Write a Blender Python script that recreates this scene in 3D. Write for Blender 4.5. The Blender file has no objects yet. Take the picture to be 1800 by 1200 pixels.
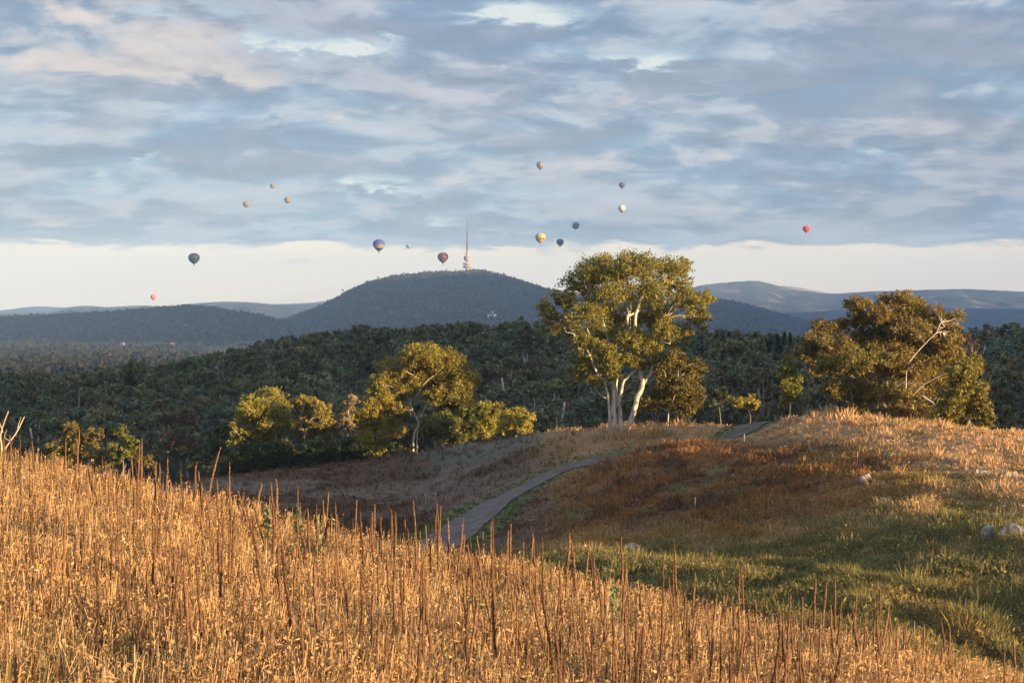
import bpy, math, random
import numpy as np
from mathutils import Matrix

R = math.radians
scene = bpy.context.scene
COL = scene.collection
rng = np.random.default_rng(7)
random.seed(7)

# ------------------------------------------------------------------ camera
F = 2563.0                       # focal length in photo pixels (photo 1800 x 1200)
HZ = 560.0                       # photo row of the horizon
PITCH = math.atan((600 - HZ) / F)
cam_d = bpy.data.cameras.new('camera')
cam = bpy.data.objects.new('camera', cam_d)
COL.objects.link(cam)
cam_d.sensor_width = 36.0
cam_d.lens = 36.0 * F / 1800.0
cam_d.clip_start = 0.3
cam_d.clip_end = 40000
cam.location = (0, 0, 0)
cam.rotation_euler = (R(90) - PITCH, 0, 0)
scene.camera = cam

# ------------------------------------------------------------------ light
SUN_EL, SUN_AZ = 7.0, 124.0      # degrees; azimuth clockwise from +y (view direction)
sun_d = bpy.data.lights.new('sun', 'SUN')
sun_d.energy = 5.0
sun_d.angle = R(0.5)
sun_d.color = (1.0, 0.70, 0.37)
sun = bpy.data.objects.new('sun', sun_d)
COL.objects.link(sun)
sx, sy = math.sin(R(SUN_AZ)), math.cos(R(SUN_AZ))
sun.rotation_euler = (R(90 - SUN_EL), 0, R(180 - SUN_AZ))
scene.view_settings.view_transform = 'Standard'
scene.view_settings.look = 'None'
scene.view_settings.exposure = 1.95
scene.view_settings.gamma = 1.0


class E:
    """Scalar expression on shader sockets."""
    def __init__(s, nt, v): s.nt, s.v = nt, v
    def _op(s, op, *o):
        n = s.nt.nodes.new('ShaderNodeMath'); n.operation = op
        for i, x in enumerate((s,) + o):
            x = x.v if isinstance(x, E) else x
            if isinstance(x, (int, float)): n.inputs[i].default_value = x
            else: s.nt.links.new(x, n.inputs[i])
        return E(s.nt, n.outputs[0])
    def __add__(s, o): return s._op('ADD', o)
    __radd__ = __add__
    def __sub__(s, o): return s._op('SUBTRACT', o)
    def __mul__(s, o): return s._op('MULTIPLY', o)
    __rmul__ = __mul__
    def __truediv__(s, o): return s._op('DIVIDE', o)
    def sstep(s, a, b):
        n = s.nt.nodes.new('ShaderNodeMapRange'); n.interpolation_type = 'SMOOTHSTEP'
        s.nt.links.new(s.v, n.inputs[0]); n.inputs[1].default_value = a; n.inputs[2].default_value = b
        return E(s.nt, n.outputs[0])
    def clamp(s): return s._op('MAXIMUM', 0.0)._op('MINIMUM', 1.0)


def comb(nt, x, y, z):
    n = nt.nodes.new('ShaderNodeCombineXYZ')
    for i, v in enumerate((x, y, z)):
        if isinstance(v, E): nt.links.new(v.v, n.inputs[i])
        else: n.inputs[i].default_value = v
    return n.outputs[0]


def noise(nt, vec, scale, detail=6, rough=0.55, dist=0.0):
    n = nt.nodes.new('ShaderNodeTexNoise')
    nt.links.new(vec, n.inputs['Vector'])
    n.inputs['Scale'].default_value = scale; n.inputs['Detail'].default_value = detail
    n.inputs['Roughness'].default_value = rough; n.inputs['Distortion'].default_value = dist
    return E(nt, n.outputs[0])


def mixc(nt, fac, a, b):
    n = nt.nodes.new('ShaderNodeMix'); n.data_type = 'RGBA'
    if isinstance(fac, E): nt.links.new(fac.v, n.inputs[0])
    else: n.inputs[0].default_value = fac
    for i, c in ((6, a), (7, b)):
        if isinstance(c, (tuple, list)): n.inputs[i].default_value = (*c[:3], 1)
        else: nt.links.new(c, n.inputs[i])
    return n.outputs[2]


def srgb(*c):
    return tuple(((x / 255 + 0.055) / 1.055) ** 2.4 if x > 10 else x / 255 / 12.92 for x in c)


def build_sky():
    w = bpy.data.worlds.new('World'); scene.world = w
    w.use_nodes = True
    nt = w.node_tree; nt.nodes.clear()
    out = nt.nodes.new('ShaderNodeOutputWorld')
    bg = nt.nodes.new('ShaderNodeBackground'); bg.inputs['Strength'].default_value = 0.1
    nt.links.new(bg.outputs[0], out.inputs['Surface'])
    sky = nt.nodes.new('ShaderNodeTexSky'); sky.sky_type = 'NISHITA'; sky.sun_disc = False
    sky.sun_elevation = R(SUN_EL); sky.sun_rotation = R(SUN_AZ)
    tc = nt.nodes.new('ShaderNodeTexCoord')
    sep = nt.nodes.new('ShaderNodeSeparateXYZ'); nt.links.new(tc.outputs['Generated'], sep.inputs[0])
    dx, dy, dz = (E(nt, sep.outputs[i]) for i in range(3))
    az = dx._op('ARCTAN2', dy) * (180 / math.pi)
    el = dz._op('ARCSINE') * (180 / math.pi)
    h = dz._op('MAXIMUM', 0.0) + 0.20
    U, V = dx / h, dy / h
    p = comb(nt, U, V, 0.0)
    warp = (noise(nt, comb(nt, U * 0.6, V * 0.6, 1.0), 3.0, 3, 0.5) - 0.5) * 0.25
    U = U + warp
    p2 = comb(nt, U + 31.7, V + 12.3, 4.0)
    p3 = comb(nt, U * 0.8 + 7.1, V + 57.0, 9.0)
    p4 = comb(nt, U * 1.0 + 3.3, V * 1.3 + 17.0, 2.0)
    n_big = noise(nt, p, 2.3, 4, 0.5, 0.3)
    n_mid = noise(nt, p2, 6.0, 7, 0.56, 0.35)
    n_hue = noise(nt, p3, 3.6, 6, 0.55, 0.3)
    n_fine = noise(nt, p4, 17.0, 7, 0.62, 0.4)
    n_wisp = noise(nt, comb(nt, U * 0.75, V * 1.1, 5.5), 10.0, 8, 0.62, 0.6)
    # the same lumps seen a little lower: light above, shade below each roll of cloud
    hb = dz._op('MAXIMUM', 0.0) + 0.211
    n_low = noise(nt, comb(nt, (dx / hb) + warp + 31.7, dy / hb + 12.3, 4.0), 6.0, 7, 0.56, 0.35)
    relief = n_mid - n_low

    wa = az + (n_wisp - 0.5) * 3.2 + (n_mid - 0.5) * 4.0 + (n_fine - 0.5) * 1.2
    we = el + (n_fine - 0.5) * 0.9 + (n_mid - 0.5) * 1.6 + (n_wisp - 0.5) * 0.9

    def blobs(lst, az=az, el=el):
        tot = None
        for px, py, rx, ry, a in lst:
            ca = math.degrees(math.atan((px - 900) / F)); ce = math.degrees(math.atan((HZ - py) / F))
            ddx = (az - ca) / math.degrees(rx / F); dde = (el - ce) / math.degrees(ry / F)
            g = ((ddx * ddx + dde * dde) * -1.0)._op('EXPONENT') * a
            tot = g if tot is None else tot + g
        return tot
    # cloud lightness: dark blue undersides .. pale
    light = n_big * 0.95 + n_mid * 0.52 + n_fine * 0.20 + n_wisp * 0.24 + relief * 0.4 - 0.455 + blobs([
        (300, 140, 420, 120, 0.08), (1250, 280, 420, 60, 0.06), (1650, 120, 450, 150, -0.08),
        (700, 260, 400, 40, -0.05), (250, 230, 300, 40, -0.04), (1000, 260, 260, 45, -0.09), (1330, 140, 240, 40, -0.08),
        (450, 380, 700, 60, 0.05), (1400, 360, 500, 70, 0.04), (60, 160, 110, 30, -0.05), (900, 180, 500, 50, -0.03)])
    t = light.sstep(0.34, 0.66)
    c_dark = srgb(98, 127, 165); c_mid = srgb(140, 155, 184); c_lite = srgb(190, 194, 206)
    col = mixc(nt, t.sstep(0.0, 0.5), c_dark, c_mid)
    col = mixc(nt, t.sstep(0.45, 1.0), col, c_lite)
    # violet-grey versus blue-grey cloud
    col = mixc(nt, (n_hue.sstep(0.42, 0.62)) * 0.55, col, srgb(164, 160, 178))
    col = mixc(nt, ((n_hue * -1.0 + 1.0).sstep(0.47, 0.66)) * 0.5, col, srgb(138, 172, 202))
    # sunlit warm puffs
    warm = blobs([(250, 130, 220, 32, 0.9), (430, 150, 80, 22, 0.8), (330, 70, 140, 30, 0.8), (130, 15, 170, 45, 0.8),
                  (40, 110, 170, 30, 0.6), (630, 192, 90, 12, 0.7), (1250, 260, 260, 50, 0.4), (1090, 300, 110, 30, 0.4),
                  (180, 375, 250, 25, 0.45), (500, 265, 60, 12, 0.5), (90, 400, 160, 14, 0.5), (1190, 185, 70, 20, 0.4),
                  (850, 310, 90, 14, 0.5), (820, 140, 160, 30, 0.3), (1600, 240, 180, 40, 0.35), (1300, 355, 120, 12, 0.4)], wa, we)
    wf = ((n_mid * 0.8 + n_wisp * 0.6 + n_fine * 0.4 + relief * 1.2 - 0.96 + (n_big - 0.5) * 0.8) * 2.0 + warm * 1.25 - 0.32).clamp()
    col = mixc(nt, wf * 0.85, col, mixc(nt, warm.sstep(0.1, 0.75), srgb(196, 186, 192), srgb(228, 206, 194)))
    # fine mottling
    hs = nt.nodes.new('ShaderNodeHueSaturation'); nt.links.new(col, hs.inputs['Color'])
    nt.links.new(((n_fine - 0.5) * 0.4 + (n_wisp - 0.5) * 0.35 + relief * 0.7 + 1.0).v, hs.inputs['Value'])
    col = hs.outputs[0]
    # thin bright breaks in the deck
    gap = blobs([(640, 322, 75, 22, 1.1), (730, 335, 70, 12, 0.8), (560, 82, 130, 16, 1.0), (650, 85, 60, 14, 0.8),
                 (360, 28, 90, 45, 0.75), (440, 60, 60, 30, 0.5), (960, 28, 110, 20, 1.15), (900, 10, 60, 16, 0.7),
                 (1170, 108, 55, 16, 1.25), (1085, 102, 60, 16, 0.85), (1240, 160, 40, 18, 0.6), (165, 318, 28, 14, 1.0),
                 (262, 283, 20, 12, 0.9), (225, 335, 50, 10, 0.7), (780, 385, 40, 14, 0.9), (850, 398, 90, 12, 0.55),
                 (1560, 272, 90, 10, 0.75), (470, 385, 90, 12, 0.55), (1400, 225, 60, 20, 0.4), (650, 262, 70, 8, 0.6),
                 (500, 262, 40, 8, 0.5), (1030, 330, 120, 10, 0.3), (1500, 330, 120, 10, 0.3)], wa, we)
    gf = (gap * 0.85 + (n_fine - 0.5) * 1.3 + (n_wisp - 0.5) * 1.7 + (n_mid - 0.5) * 1.2 - 0.17).clamp()
    gcol = mixc(nt, gf.sstep(0.3, 1.0), srgb(172, 202, 224), srgb(236, 240, 234))
    col = mixc(nt, gf.sstep(0.0, 0.95), col, gcol)
    # the deck ends above the horizon; clear warm air below
    edge = (el - 2.72 + (n_mid - 0.5) * 1.3 + (n_fine - 0.5) * 0.5 + (n_big - 0.5) * 0.6 + blobs([(1290, 455, 70, 14, -0.4), (560, 436, 90, 14, -0.25)]))
    nearedge = (edge * -1.0 + 1.0).sstep(0.2, 1.0)
    col = mixc(nt, nearedge * 0.35, col, srgb(182, 190, 205))
    low = mixc(nt, el.sstep(-0.2, 2.8), (2.05, 1.60, 1.06), (1.64, 1.27, 0.83))
    puff = blobs([(515, 461, 9, 5, 0.5), (538, 460, 9, 4, 0.4), (552, 466, 7, 3, 0.3)])
    low = mixc(nt, (puff * (n_fine + 0.5)).clamp(), low, srgb(196, 196, 200))
    col = mixc(nt, edge.sstep(-0.10, 0.26), low, col)
    # unseen sky above the picture, brightened to add fill light on the land
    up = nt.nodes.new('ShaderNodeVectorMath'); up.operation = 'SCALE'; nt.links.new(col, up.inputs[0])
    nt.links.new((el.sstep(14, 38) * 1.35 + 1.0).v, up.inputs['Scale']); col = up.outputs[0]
    # cloud light x10 at strength 0.1; the clear sky shows faintly through
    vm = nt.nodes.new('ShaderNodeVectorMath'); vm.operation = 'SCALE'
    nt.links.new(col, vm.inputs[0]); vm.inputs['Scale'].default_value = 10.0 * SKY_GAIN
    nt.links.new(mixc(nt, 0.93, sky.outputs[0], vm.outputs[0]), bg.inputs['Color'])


SKY_GAIN = 0.246
build_sky()

# ------------------------------------------------------------------ small maths
_ct, _st = math.cos(PITCH), math.sin(PITCH)


def P(px, py, d):
    """World point at photo pixel px,py and depth d metres along the view axis on the ground plan."""
    cx = (np.asarray(px, float) - 900) / F; cy = (600 - np.asarray(py, float)) / F
    yy = _ct + cy * _st; zz = -_st + cy * _ct
    return np.stack(np.broadcast_arrays(cx / yy * d, np.asarray(d, float) * 1.0, zz / yy * d), -1)


def pix(x, y):
    return 900 + F * np.asarray(x) / np.maximum(np.asarray(y, float), 1e-3) * (_ct)


def _h2(ix, iy, seed):
    a = (ix.astype(np.int64) * 374761393 + iy.astype(np.int64) * 668265263 + seed * 1274126177) & 0xffffffff
    a = ((a ^ (a >> 13)) * 1274126177) & 0xffffffff
    return ((a ^ (a >> 16)) & 0xffff) / 65535.0


def vnoise(x, y, seed=0):
    x = np.asarray(x, float); y = np.asarray(y, float)
    ix = np.floor(x); iy = np.floor(y); fx = x - ix; fy = y - iy
    fx = fx * fx * (3 - 2 * fx); fy = fy * fy * (3 - 2 * fy)
    a = _h2(ix, iy, seed); b = _h2(ix + 1, iy, seed); c = _h2(ix, iy + 1, seed); d = _h2(ix + 1, iy + 1, seed)
    return (a * (1 - fx) + b * fx) * (1 - fy) + (c * (1 - fx) + d * fx) * fy


def fbm(x, y, seed=0, octv=4):
    t = 0; a = 0.5; s = 0
    for i in range(octv):
        t = t + a * vnoise(x * 2 ** i, y * 2 ** i, seed + i * 17); s += a; a *= 0.5
    return t / s


def sstep(x, a, b):
    t = np.clip((x - a) / (b - a), 0, 1); return t * t * (3 - 2 * t)


# ------------------------------------------------------------------ terrain
PP = [  # photo column, photo row, depth
    (1800,1170,30),(1500,1100,33),(1300,1050,38),(1000,985,50),(900,1005,52),
    (1800,1000,41),(1500,990,46),(1250,980,54),(1050,950,66),
    (1800,900,54),(1600,900,57),(1400,900,63),(1200,900,70),(1000,900,82),
    (1800,840,64),(1600,830,69),(1400,830,76),(1250,830,82),(1120,826,92),
    (1800,800,74),(1600,780,84),(1450,780,90),(1300,785,94),(1200,800,92),
    (1800,768,84),(1700,752,92),(1600,740,99),(1500,728,106),(1400,730,110),
    (768,962,78),(835,912,90),(905,870,102),(965,838,108),(1030,813,109),(1080,812,110),(1180,800,109),(1270,777,109),(1340,742,116),
    (1085,806,98),(1120,798,97),(1160,789,98),(1220,775,99.5),(1285,772,102),(1340,764,101),
    (1090,748,121),(1200,750,119),(1150,764,115),(1245,756,114),(1000,772,121),(1000,788,116),
    (600,900,100),(600,850,125),(600,815,145),(740,797,150),(850,775,146),(950,757,136),(740,850,122),(850,820,124),
    (400,860,128),(400,835,148),(250,870,135),(100,870,135),(500,940,85),(300,950,85),(100,950,80)]
PZ = [  # photo column, depth, height
    (1800,112,-12),(1500,135,-13),(1350,140,-13),(1200,145,-14),(1000,152,-15),(850,178,-18.5),(600,185,-20),(400,185,-21),(100,180,-21),
    (2400,35,-6.8),(2400,60,-6.5),(2400,85,-7.2),(2400,125,-13),(-500,60,-10),(-500,130,-15),
    (0,40,-9),(900,30,-9.3),(900,20,-9),(1800,20,-7.5),(0,20,-9),(900,10,-9),(0,10,-9),(1800,10,-8),
    (0,250,-24),(0,350,-22),(0,500,-36),(0,900,-62),(-400,250,-24),(-400,400,-24),(-400,900,-62),
    (300,250,-23),(300,380,-18),(300,550,-33),(300,900,-62),
    (600,280,-20),(600,430,-11.5),(600,650,-27),(600,1000,-62),
    (900,170,-18),(900,280,-18),(900,450,-10.5),(900,700,-32),(900,1000,-62),
    (1200,190,-16),(1200,280,-17),(1200,420,-12),(1200,650,-30),(1200,1000,-62),
    (1500,190,-16),(1500,260,-17),(1500,350,-13),(1500,600,-32),(1500,1000,-62),
    (1800,170,-15),(1800,220,-14),(1800,300,-9.5),(1800,450,-20),(1800,1000,-60),
    (2400,220,-14),(2400,320,-10),(2400,600,-30),(2400,1000,-60)] + \
    [(q, dd, zz) for q in (-400, 300, 900, 1500, 2400) for dd, zz in ((1700, -74), (3000, -76), (8000, -76), (15000, -76))]
_cp = np.array([(q, math.log(d), P(q, r, d)[2]) for q, r, d in PP] + [(q, math.log(d), z) for q, d, z in PZ])
_SX, _SY = 1 / 400.0, 3.2


def _k(r2):
    return 0.5 * r2 * np.log(r2 + 1e-9)


_X = np.stack([_cp[:, 0] * _SX, _cp[:, 1] * _SY], 1)
_n = len(_X)
_A = np.zeros((_n + 3, _n + 3))
_A[:_n, :_n] = _k(((_X[:, None] - _X[None]) ** 2).sum(-1)) + np.eye(_n) * 0.02
_A[:_n, _n] = 1; _A[:_n, _n + 1:] = _X; _A[_n:, :_n] = _A[:_n, _n:].T
_W = np.linalg.solve(_A, np.concatenate([_cp[:, 2], np.zeros(3)]))


def mid_z(px, d):
    q = np.clip(px, -600, 2700) * _SX; l = np.log(np.clip(d, 9, 15000)) * _SY
    sh = q.shape; q = q.ravel(); l = l.ravel(); out = np.empty(q.shape)
    for i in range(0, len(q), 40000):
        a = q[i:i + 40000, None]; b = l[i:i + 40000, None]
        out[i:i + 40000] = _k((a - _X[None, :, 0]) ** 2 + (b - _X[None, :, 1]) ** 2) @ _W[:_n] + _W[_n] + a[:, 0] * _W[_n + 1] + b[:, 0] * _W[_n + 2]
    return out.reshape(sh)


def near_z(x, y):
    q = 0.51 * x + 0.86 * y
    e = np.maximum(q - 19.5, 0)
    drop = np.where(e < 9, 0.025 * e * e, 0.025 * 81 + 0.45 * (e - 9))
    z = -3.02 - 0.157 * x - 0.053 * y - 0.56 - drop
    z = z + 0.25 * (fbm(x * 0.25 + 9, y * 0.25, 3) - 0.5)
    rise = 1.35 * np.exp(-((x / 6) ** 2 + ((y + 2) / 6) ** 2))    # the bank the photographer stands on
    return np.maximum(z, -9) + rise


def H(x, y):
    x = np.asarray(x, float); y = np.asarray(y, float)
    rr = np.hypot(x, y)
    yy = np.maximum(y, rr * 0.35)
    px = 900 + F * x / np.maximum(yy, 1)
    d = np.maximum(yy, 9)
    m = mid_z(px, d)
    m = m + (fbm(x * 0.11, y * 0.11, 11) - 0.5) * 0.7 * np.clip((rr - 25) / 20, 0, 1) * np.clip(1 - (rr - 120) / 80, 0.15, 1)
    m = m + (fbm(x * 0.012, y * 0.012, 5) - 0.5) * 8 * sstep(rr, 500, 1500)
    n = near_z(x, y) - 40 * sstep(rr, 45, 90)
    k = 0.35
    mx = np.maximum(m, n); z = mx + k * np.log(np.exp((m - mx) / k) + np.exp((n - mx) / k))
    # unseen knoll, ridge and range, added right of the picture to cast shade
    s = sx * x + sy * y; t = -sy * x + sx * y
    ks, kt = sx * (x - 29) + sy * (y - 24), -sy * (x - 29) + sx * (y - 24)
    z = z + 2.5 * np.exp(-((ks / 6.5) ** 2 + (kt / 7.5) ** 2))
    z = z + 135 * np.exp(-((s - 330) / 120) ** 2) * sstep(t, 121, 142) * (1 - sstep(t, 1000, 1500))
    z = z + SHADE_RANGE_H * np.exp(-((s - 300) / 380) ** 2) * sstep(t, 1500, 2300) * (1 - 0.13 * sstep(t, 4080, 4300)) * (1 - sstep(t, 6500, 7500))
    return z


SHADE_RANGE_H = 552.0  # height of the unseen range added to shade the mountain and foothill


# ------------------------------------------------------------------ mesh helpers
def mesh_obj(name, V, faces, mat, parent=None, smooth=False, attrs=None, uvw=None):
    """faces: int array (n,4) or (n,3), or list of such arrays."""
    me = bpy.data.meshes.new(name)
    V = np.ascontiguousarray(V, np.float32)
    fs = faces if isinstance(faces, list) else [faces]
    fs = [np.asarray(f, np.int32) for f in fs if len(f)]
    loops = np.concatenate([f.ravel() for f in fs])
    tot = np.concatenate([np.full(len(f), f.shape[1], np.int32) for f in fs])
    st = np.concatenate([[0], np.cumsum(tot)[:-1]]).astype(np.int32)
    me.vertices.add(len(V)); me.vertices.foreach_set('co', V.ravel())
    me.loops.add(len(loops)); me.loops.foreach_set('vertex_index', loops)
    me.polygons.add(len(tot)); me.polygons.foreach_set('loop_start', st)
    try: me.polygons.foreach_set('loop_total', tot)
    except Exception: pass
    if smooth: me.polygons.foreach_set('use_smooth', np.ones(len(tot), bool))
    if attrs:
        for an, ad in attrs.items():
            a = me.attributes.new(an, 'FLOAT_COLOR', 'POINT')
            c = np.ones((len(V), 4), np.float32); c[:, :3] = ad
            a.data.foreach_set('color', c.ravel())
    me.update(calc_edges=True)
    me.validate()
    if mat: me.materials.append(mat)
    o = bpy.data.objects.new(name, me)
    COL.objects.link(o)
    if parent: o.parent = parent
    return o


def tag(o, label=None, cat=None, group=None, kind=None):
    if label: o['label'] = label
    if cat: o['category'] = cat
    if group: o['group'] = group
    if kind: o['kind'] = kind
    return o


def thing(name, loc, label, cat, group=None, rz=0.0):
    o = bpy.data.objects.new(name, None); COL.objects.link(o)
    o.empty_display_size = 0.2
    o.location = tuple(float(v) for v in loc); o.rotation_euler = (0, 0, rz)
    return tag(o, label, cat, group)


def dup(root, loc, rz, scale=1.0, label=None):
    r = root.copy(); COL.objects.link(r)
    r.location = tuple(float(v) for v in loc); r.rotation_euler = (0, 0, float(rz))
    r.scale = (scale,) * 3 if isinstance(scale, (int, float)) else scale
    if label: r['label'] = label
    for ch in list(root.children):
        c = ch.copy(); COL.objects.link(c); c.parent = r
    return r


class MB:
    """Collects vertices and faces into one mesh."""
    def __init__(s): s.v, s.q, s.t, s.n = [], [], [], 0
    def add(s, V, Q=None, T=None):
        s.v.append(np.asarray(V, float))
        if Q is not None: s.q.append(np.asarray(Q) + s.n)
        if T is not None: s.t.append(np.asarray(T) + s.n)
        s.n += len(V)
    def tube(s, pts, rad, ns=7, cap=True):
        pts = np.asarray(pts, float); rad = np.broadcast_to(np.asarray(rad, float), (len(pts),))
        tan = np.gradient(pts, axis=0); tan /= np.linalg.norm(tan, axis=1, keepdims=True) + 1e-9
        ref = np.array([0.31, 0.95, 0.02]); a = np.cross(tan, ref); a /= np.linalg.norm(a, axis=1, keepdims=True) + 1e-9
        b = np.cross(tan, a); th = np.arange(ns) / ns * 2 * math.pi
        V = pts[:, None] + rad[:, None, None] * (np.cos(th)[None, :, None] * a[:, None] + np.sin(th)[None, :, None] * b[:, None])
        V = V.reshape(-1, 3); i = np.arange(len(pts) - 1)[:, None] * ns; j = np.arange(ns)[None]; j2 = (j + 1) % ns
        Q = np.stack([i + j, i + j2, i + ns + j2, i + ns + j], -1).reshape(-1, 4)
        T = None
        if cap:
            c = len(V); V = np.vstack([V, pts[-1:], pts[:1]]); o = (len(pts) - 1) * ns; jj = np.arange(ns)
            T = np.vstack([np.stack([o + jj, o + (jj + 1) % ns, np.full(ns, c)], 1), np.stack([(jj + 1) % ns, jj, np.full(ns, c + 1)], 1)])
        s.add(V, Q, T)
    def lathe(s, prof, ns=24, off=(0, 0, 0), ang=0.0):
        prof = np.asarray(prof, float); th = np.arange(ns) / ns * 2 * math.pi + ang
        V = np.stack([prof[:, 0, None] * np.cos(th), prof[:, 0, None] * np.sin(th), np.repeat(prof[:, 1, None], ns, 1)], -1).reshape(-1, 3) + np.array(off)
        i = np.arange(len(prof) - 1)[:, None] * ns; j = np.arange(ns)[None]; j2 = (j + 1) % ns
        s.add(V, np.stack([i + j, i + j2, i + ns + j2, i + ns + j], -1).reshape(-1, 4))
    def box(s, c, sz, rz=0.0):
        c = np.asarray(c, float); h = np.asarray(sz, float) / 2
        V = np.array([(a, b, d) for d in (-1, 1) for a, b in ((-1, -1), (1, -1), (1, 1), (-1, 1))]) * h
        ca, sa = math.cos(rz), math.sin(rz)
        V = np.stack([V[:, 0] * ca - V[:, 1] * sa, V[:, 0] * sa + V[:, 1] * ca, V[:, 2]], 1) + c
        s.add(V, [(0, 3, 2, 1), (4, 5, 6, 7), (0, 1, 5, 4), (1, 2, 6, 5), (2, 3, 7, 6), (3, 0, 4, 7)])
    def build(s, name, mat, parent=None, smooth=False):
        f = []
        if s.q: f.append(np.vstack(s.q))
        if s.t: f.append(np.vstack(s.t))
        return mesh_obj(name, np.vstack(s.v), f, mat, parent, smooth)


def smooth_path(pts, n=4):
    pts = np.asarray(pts, float)
    if len(pts) < 3: return np.linspace(pts[0], pts[-1], 4)
    ext = np.vstack([2 * pts[0] - pts[1], pts, 2 * pts[-1] - pts[-2]])
    out = []
    for i in range(1, len(ext) - 2):
        p0, p1, p2, p3 = ext[i - 1:i + 3]
        for t in np.arange(n) / n:
            out.append(0.5 * ((2 * p1) + (-p0 + p2) * t + (2 * p0 - 5 * p1 + 4 * p2 - p3) * t * t + (-p0 + 3 * p1 - 3 * p2 + p3) * t ** 3))
    out.append(pts[-1])
    return np.array(out)


def leaves(C, L, Wd, droop=0.6, g=None):
    """Diamond leaf faces at centres C."""
    g = g or rng
    n = len(C)
    a = g.normal(size=(n, 3)); a[:, 2] -= droop * 1.6; a /= np.linalg.norm(a, axis=1, keepdims=True)
    b = np.cross(a, g.normal(size=(n, 3))); b /= np.linalg.norm(b, axis=1, keepdims=True) + 1e-9
    z_ = g.uniform(0.45, 1.5, (n, 1)); l = L * z_; w = Wd * z_ * g.uniform(0.7, 1.3, (n, 1))
    V = np.stack([C - a * l * 0.5, C + b * w * 0.5, C + a * l * 0.5, C - b * w * 0.5], 1).reshape(-1, 3)
    return V, np.arange(4 * n).reshape(-1, 4)


# ------------------------------------------------------------------ materials
def mat_new(name):
    m = bpy.data.materials.new(name); m.use_nodes = True
    nt = m.node_tree; nt.nodes.clear()
    out = nt.nodes.new('ShaderNodeOutputMaterial')
    return m, nt, out


def principled(nt, out, rough=0.8, spec=0.25):
    b = nt.nodes.new('ShaderNodeBsdfPrincipled'); b.inputs['Roughness'].default_value = rough
    b.inputs['Specular IOR Level'].default_value = spec
    nt.links.new(b.outputs[0], out.inputs['Surface'])
    return b


def objco(nt, obj=True):
    return nt.nodes.new('ShaderNodeTexCoord').outputs['Object'] if obj else nt.nodes.new('ShaderNodeNewGeometry').outputs['Position']


def island(nt):
    return E(nt, nt.nodes.new('ShaderNodeNewGeometry').outputs['Random Per Island'])


def leaf_mat(name, c1, c2, c3, trans=0.35, scale=0.5, tint=None):
    m, nt, out = mat_new(name)
    n = noise(nt, objco(nt), scale, 3, 0.5)
    r = island(nt)
    col = mixc(nt, n.sstep(0.35, 0.65), c1, c2)
    col = mixc(nt, r.sstep(0.55, 1.0) * 0.8, col, c3)
    oi = nt.nodes.new('ShaderNodeObjectInfo')
    hsv = nt.nodes.new('ShaderNodeHueSaturation')
    v = E(nt, oi.outputs['Random']) * 0.5 + 0.75
    nt.links.new(v.v, hsv.inputs['Value']); nt.links.new(col, hsv.inputs['Color'])
    hu = E(nt, oi.outputs['Random'])._op('MULTIPLY', 7.31)._op('FRACT') * 0.02 + 0.49
    nt.links.new(hu.v, hsv.inputs['Hue'])
    col = hsv.outputs[0]
    d = principled(nt, out, 0.55, 0.3); nt.links.new(col, d.inputs['Base Color'])
    t = nt.nodes.new('ShaderNodeBsdfTranslucent'); nt.links.new(col, t.inputs['Color'])
    mx = nt.nodes.new('ShaderNodeMixShader'); mx.inputs[0].default_value = trans
    nt.links.new(d.outputs[0], mx.inputs[1]); nt.links.new(t.outputs[0], mx.inputs[2])
    nt.links.new(mx.outputs[0], out.inputs['Surface'])
    return m


def attr_mat(name, attr='tint', trans=0.3, var=0.5, rough=0.8):
    m, nt, out = mat_new(name)
    a = nt.nodes.new('ShaderNodeAttribute'); a.attribute_name = attr
    hsv = nt.nodes.new('ShaderNodeHueSaturation')
    v = island(nt) * (2 * var) + (1 - var)
    nt.links.new(v.v, hsv.inputs['Value']); nt.links.new(a.outputs['Color'], hsv.inputs['Color'])
    d = principled(nt, out, rough, 0.2); nt.links.new(hsv.outputs[0], d.inputs['Base Color'])
    if trans:
        t = nt.nodes.new('ShaderNodeBsdfTranslucent'); nt.links.new(hsv.outputs[0], t.inputs['Color'])
        mx = nt.nodes.new('ShaderNodeMixShader'); mx.inputs[0].default_value = trans
        nt.links.new(d.outputs[0], mx.inputs[1]); nt.links.new(t.outputs[0], mx.inputs[2])
        nt.links.new(mx.outputs[0], out.inputs['Surface'])
    return m


def noise_mat(name, c1, c2, scale=3.0, rough=0.85, bump=0.0, stretch=(1, 1, 1), c3=None, spec=0.2, objvar=0.0):
    m, nt, out = mat_new(name)
    mp = nt.nodes.new('ShaderNodeMapping'); mp.inputs['Scale'].default_value = stretch
    nt.links.new(objco(nt), mp.inputs[0])
    n = noise(nt, mp.outputs[0], scale, 6, 0.6)
    col = mixc(nt, n.sstep(0.35, 0.65), c1, c2)
    if c3:
        n2 = noise(nt, mp.outputs[0], scale * 3.7, 4, 0.6)
        col = mixc(nt, n2.sstep(0.52, 0.68), col, c3)
    if objvar:
        oi = nt.nodes.new('ShaderNodeObjectInfo'); hv = nt.nodes.new('ShaderNodeHueSaturation')
        nt.links.new((E(nt, oi.outputs['Random']) * objvar + (1 - objvar / 2)).v, hv.inputs['Value']); nt.links.new(col, hv.inputs['Color']); col = hv.outputs[0]
    d = principled(nt, out, rough, spec); nt.links.new(col, d.inputs['Base Color'])
    if bump:
        b = nt.nodes.new('ShaderNodeBump'); b.inputs['Strength'].default_value = bump; b.inputs['Distance'].default_value = 0.05
        nt.links.new(n.v, b.inputs['Height']); nt.links.new(b.outputs[0], d.inputs['Normal'])
    return m


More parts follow.
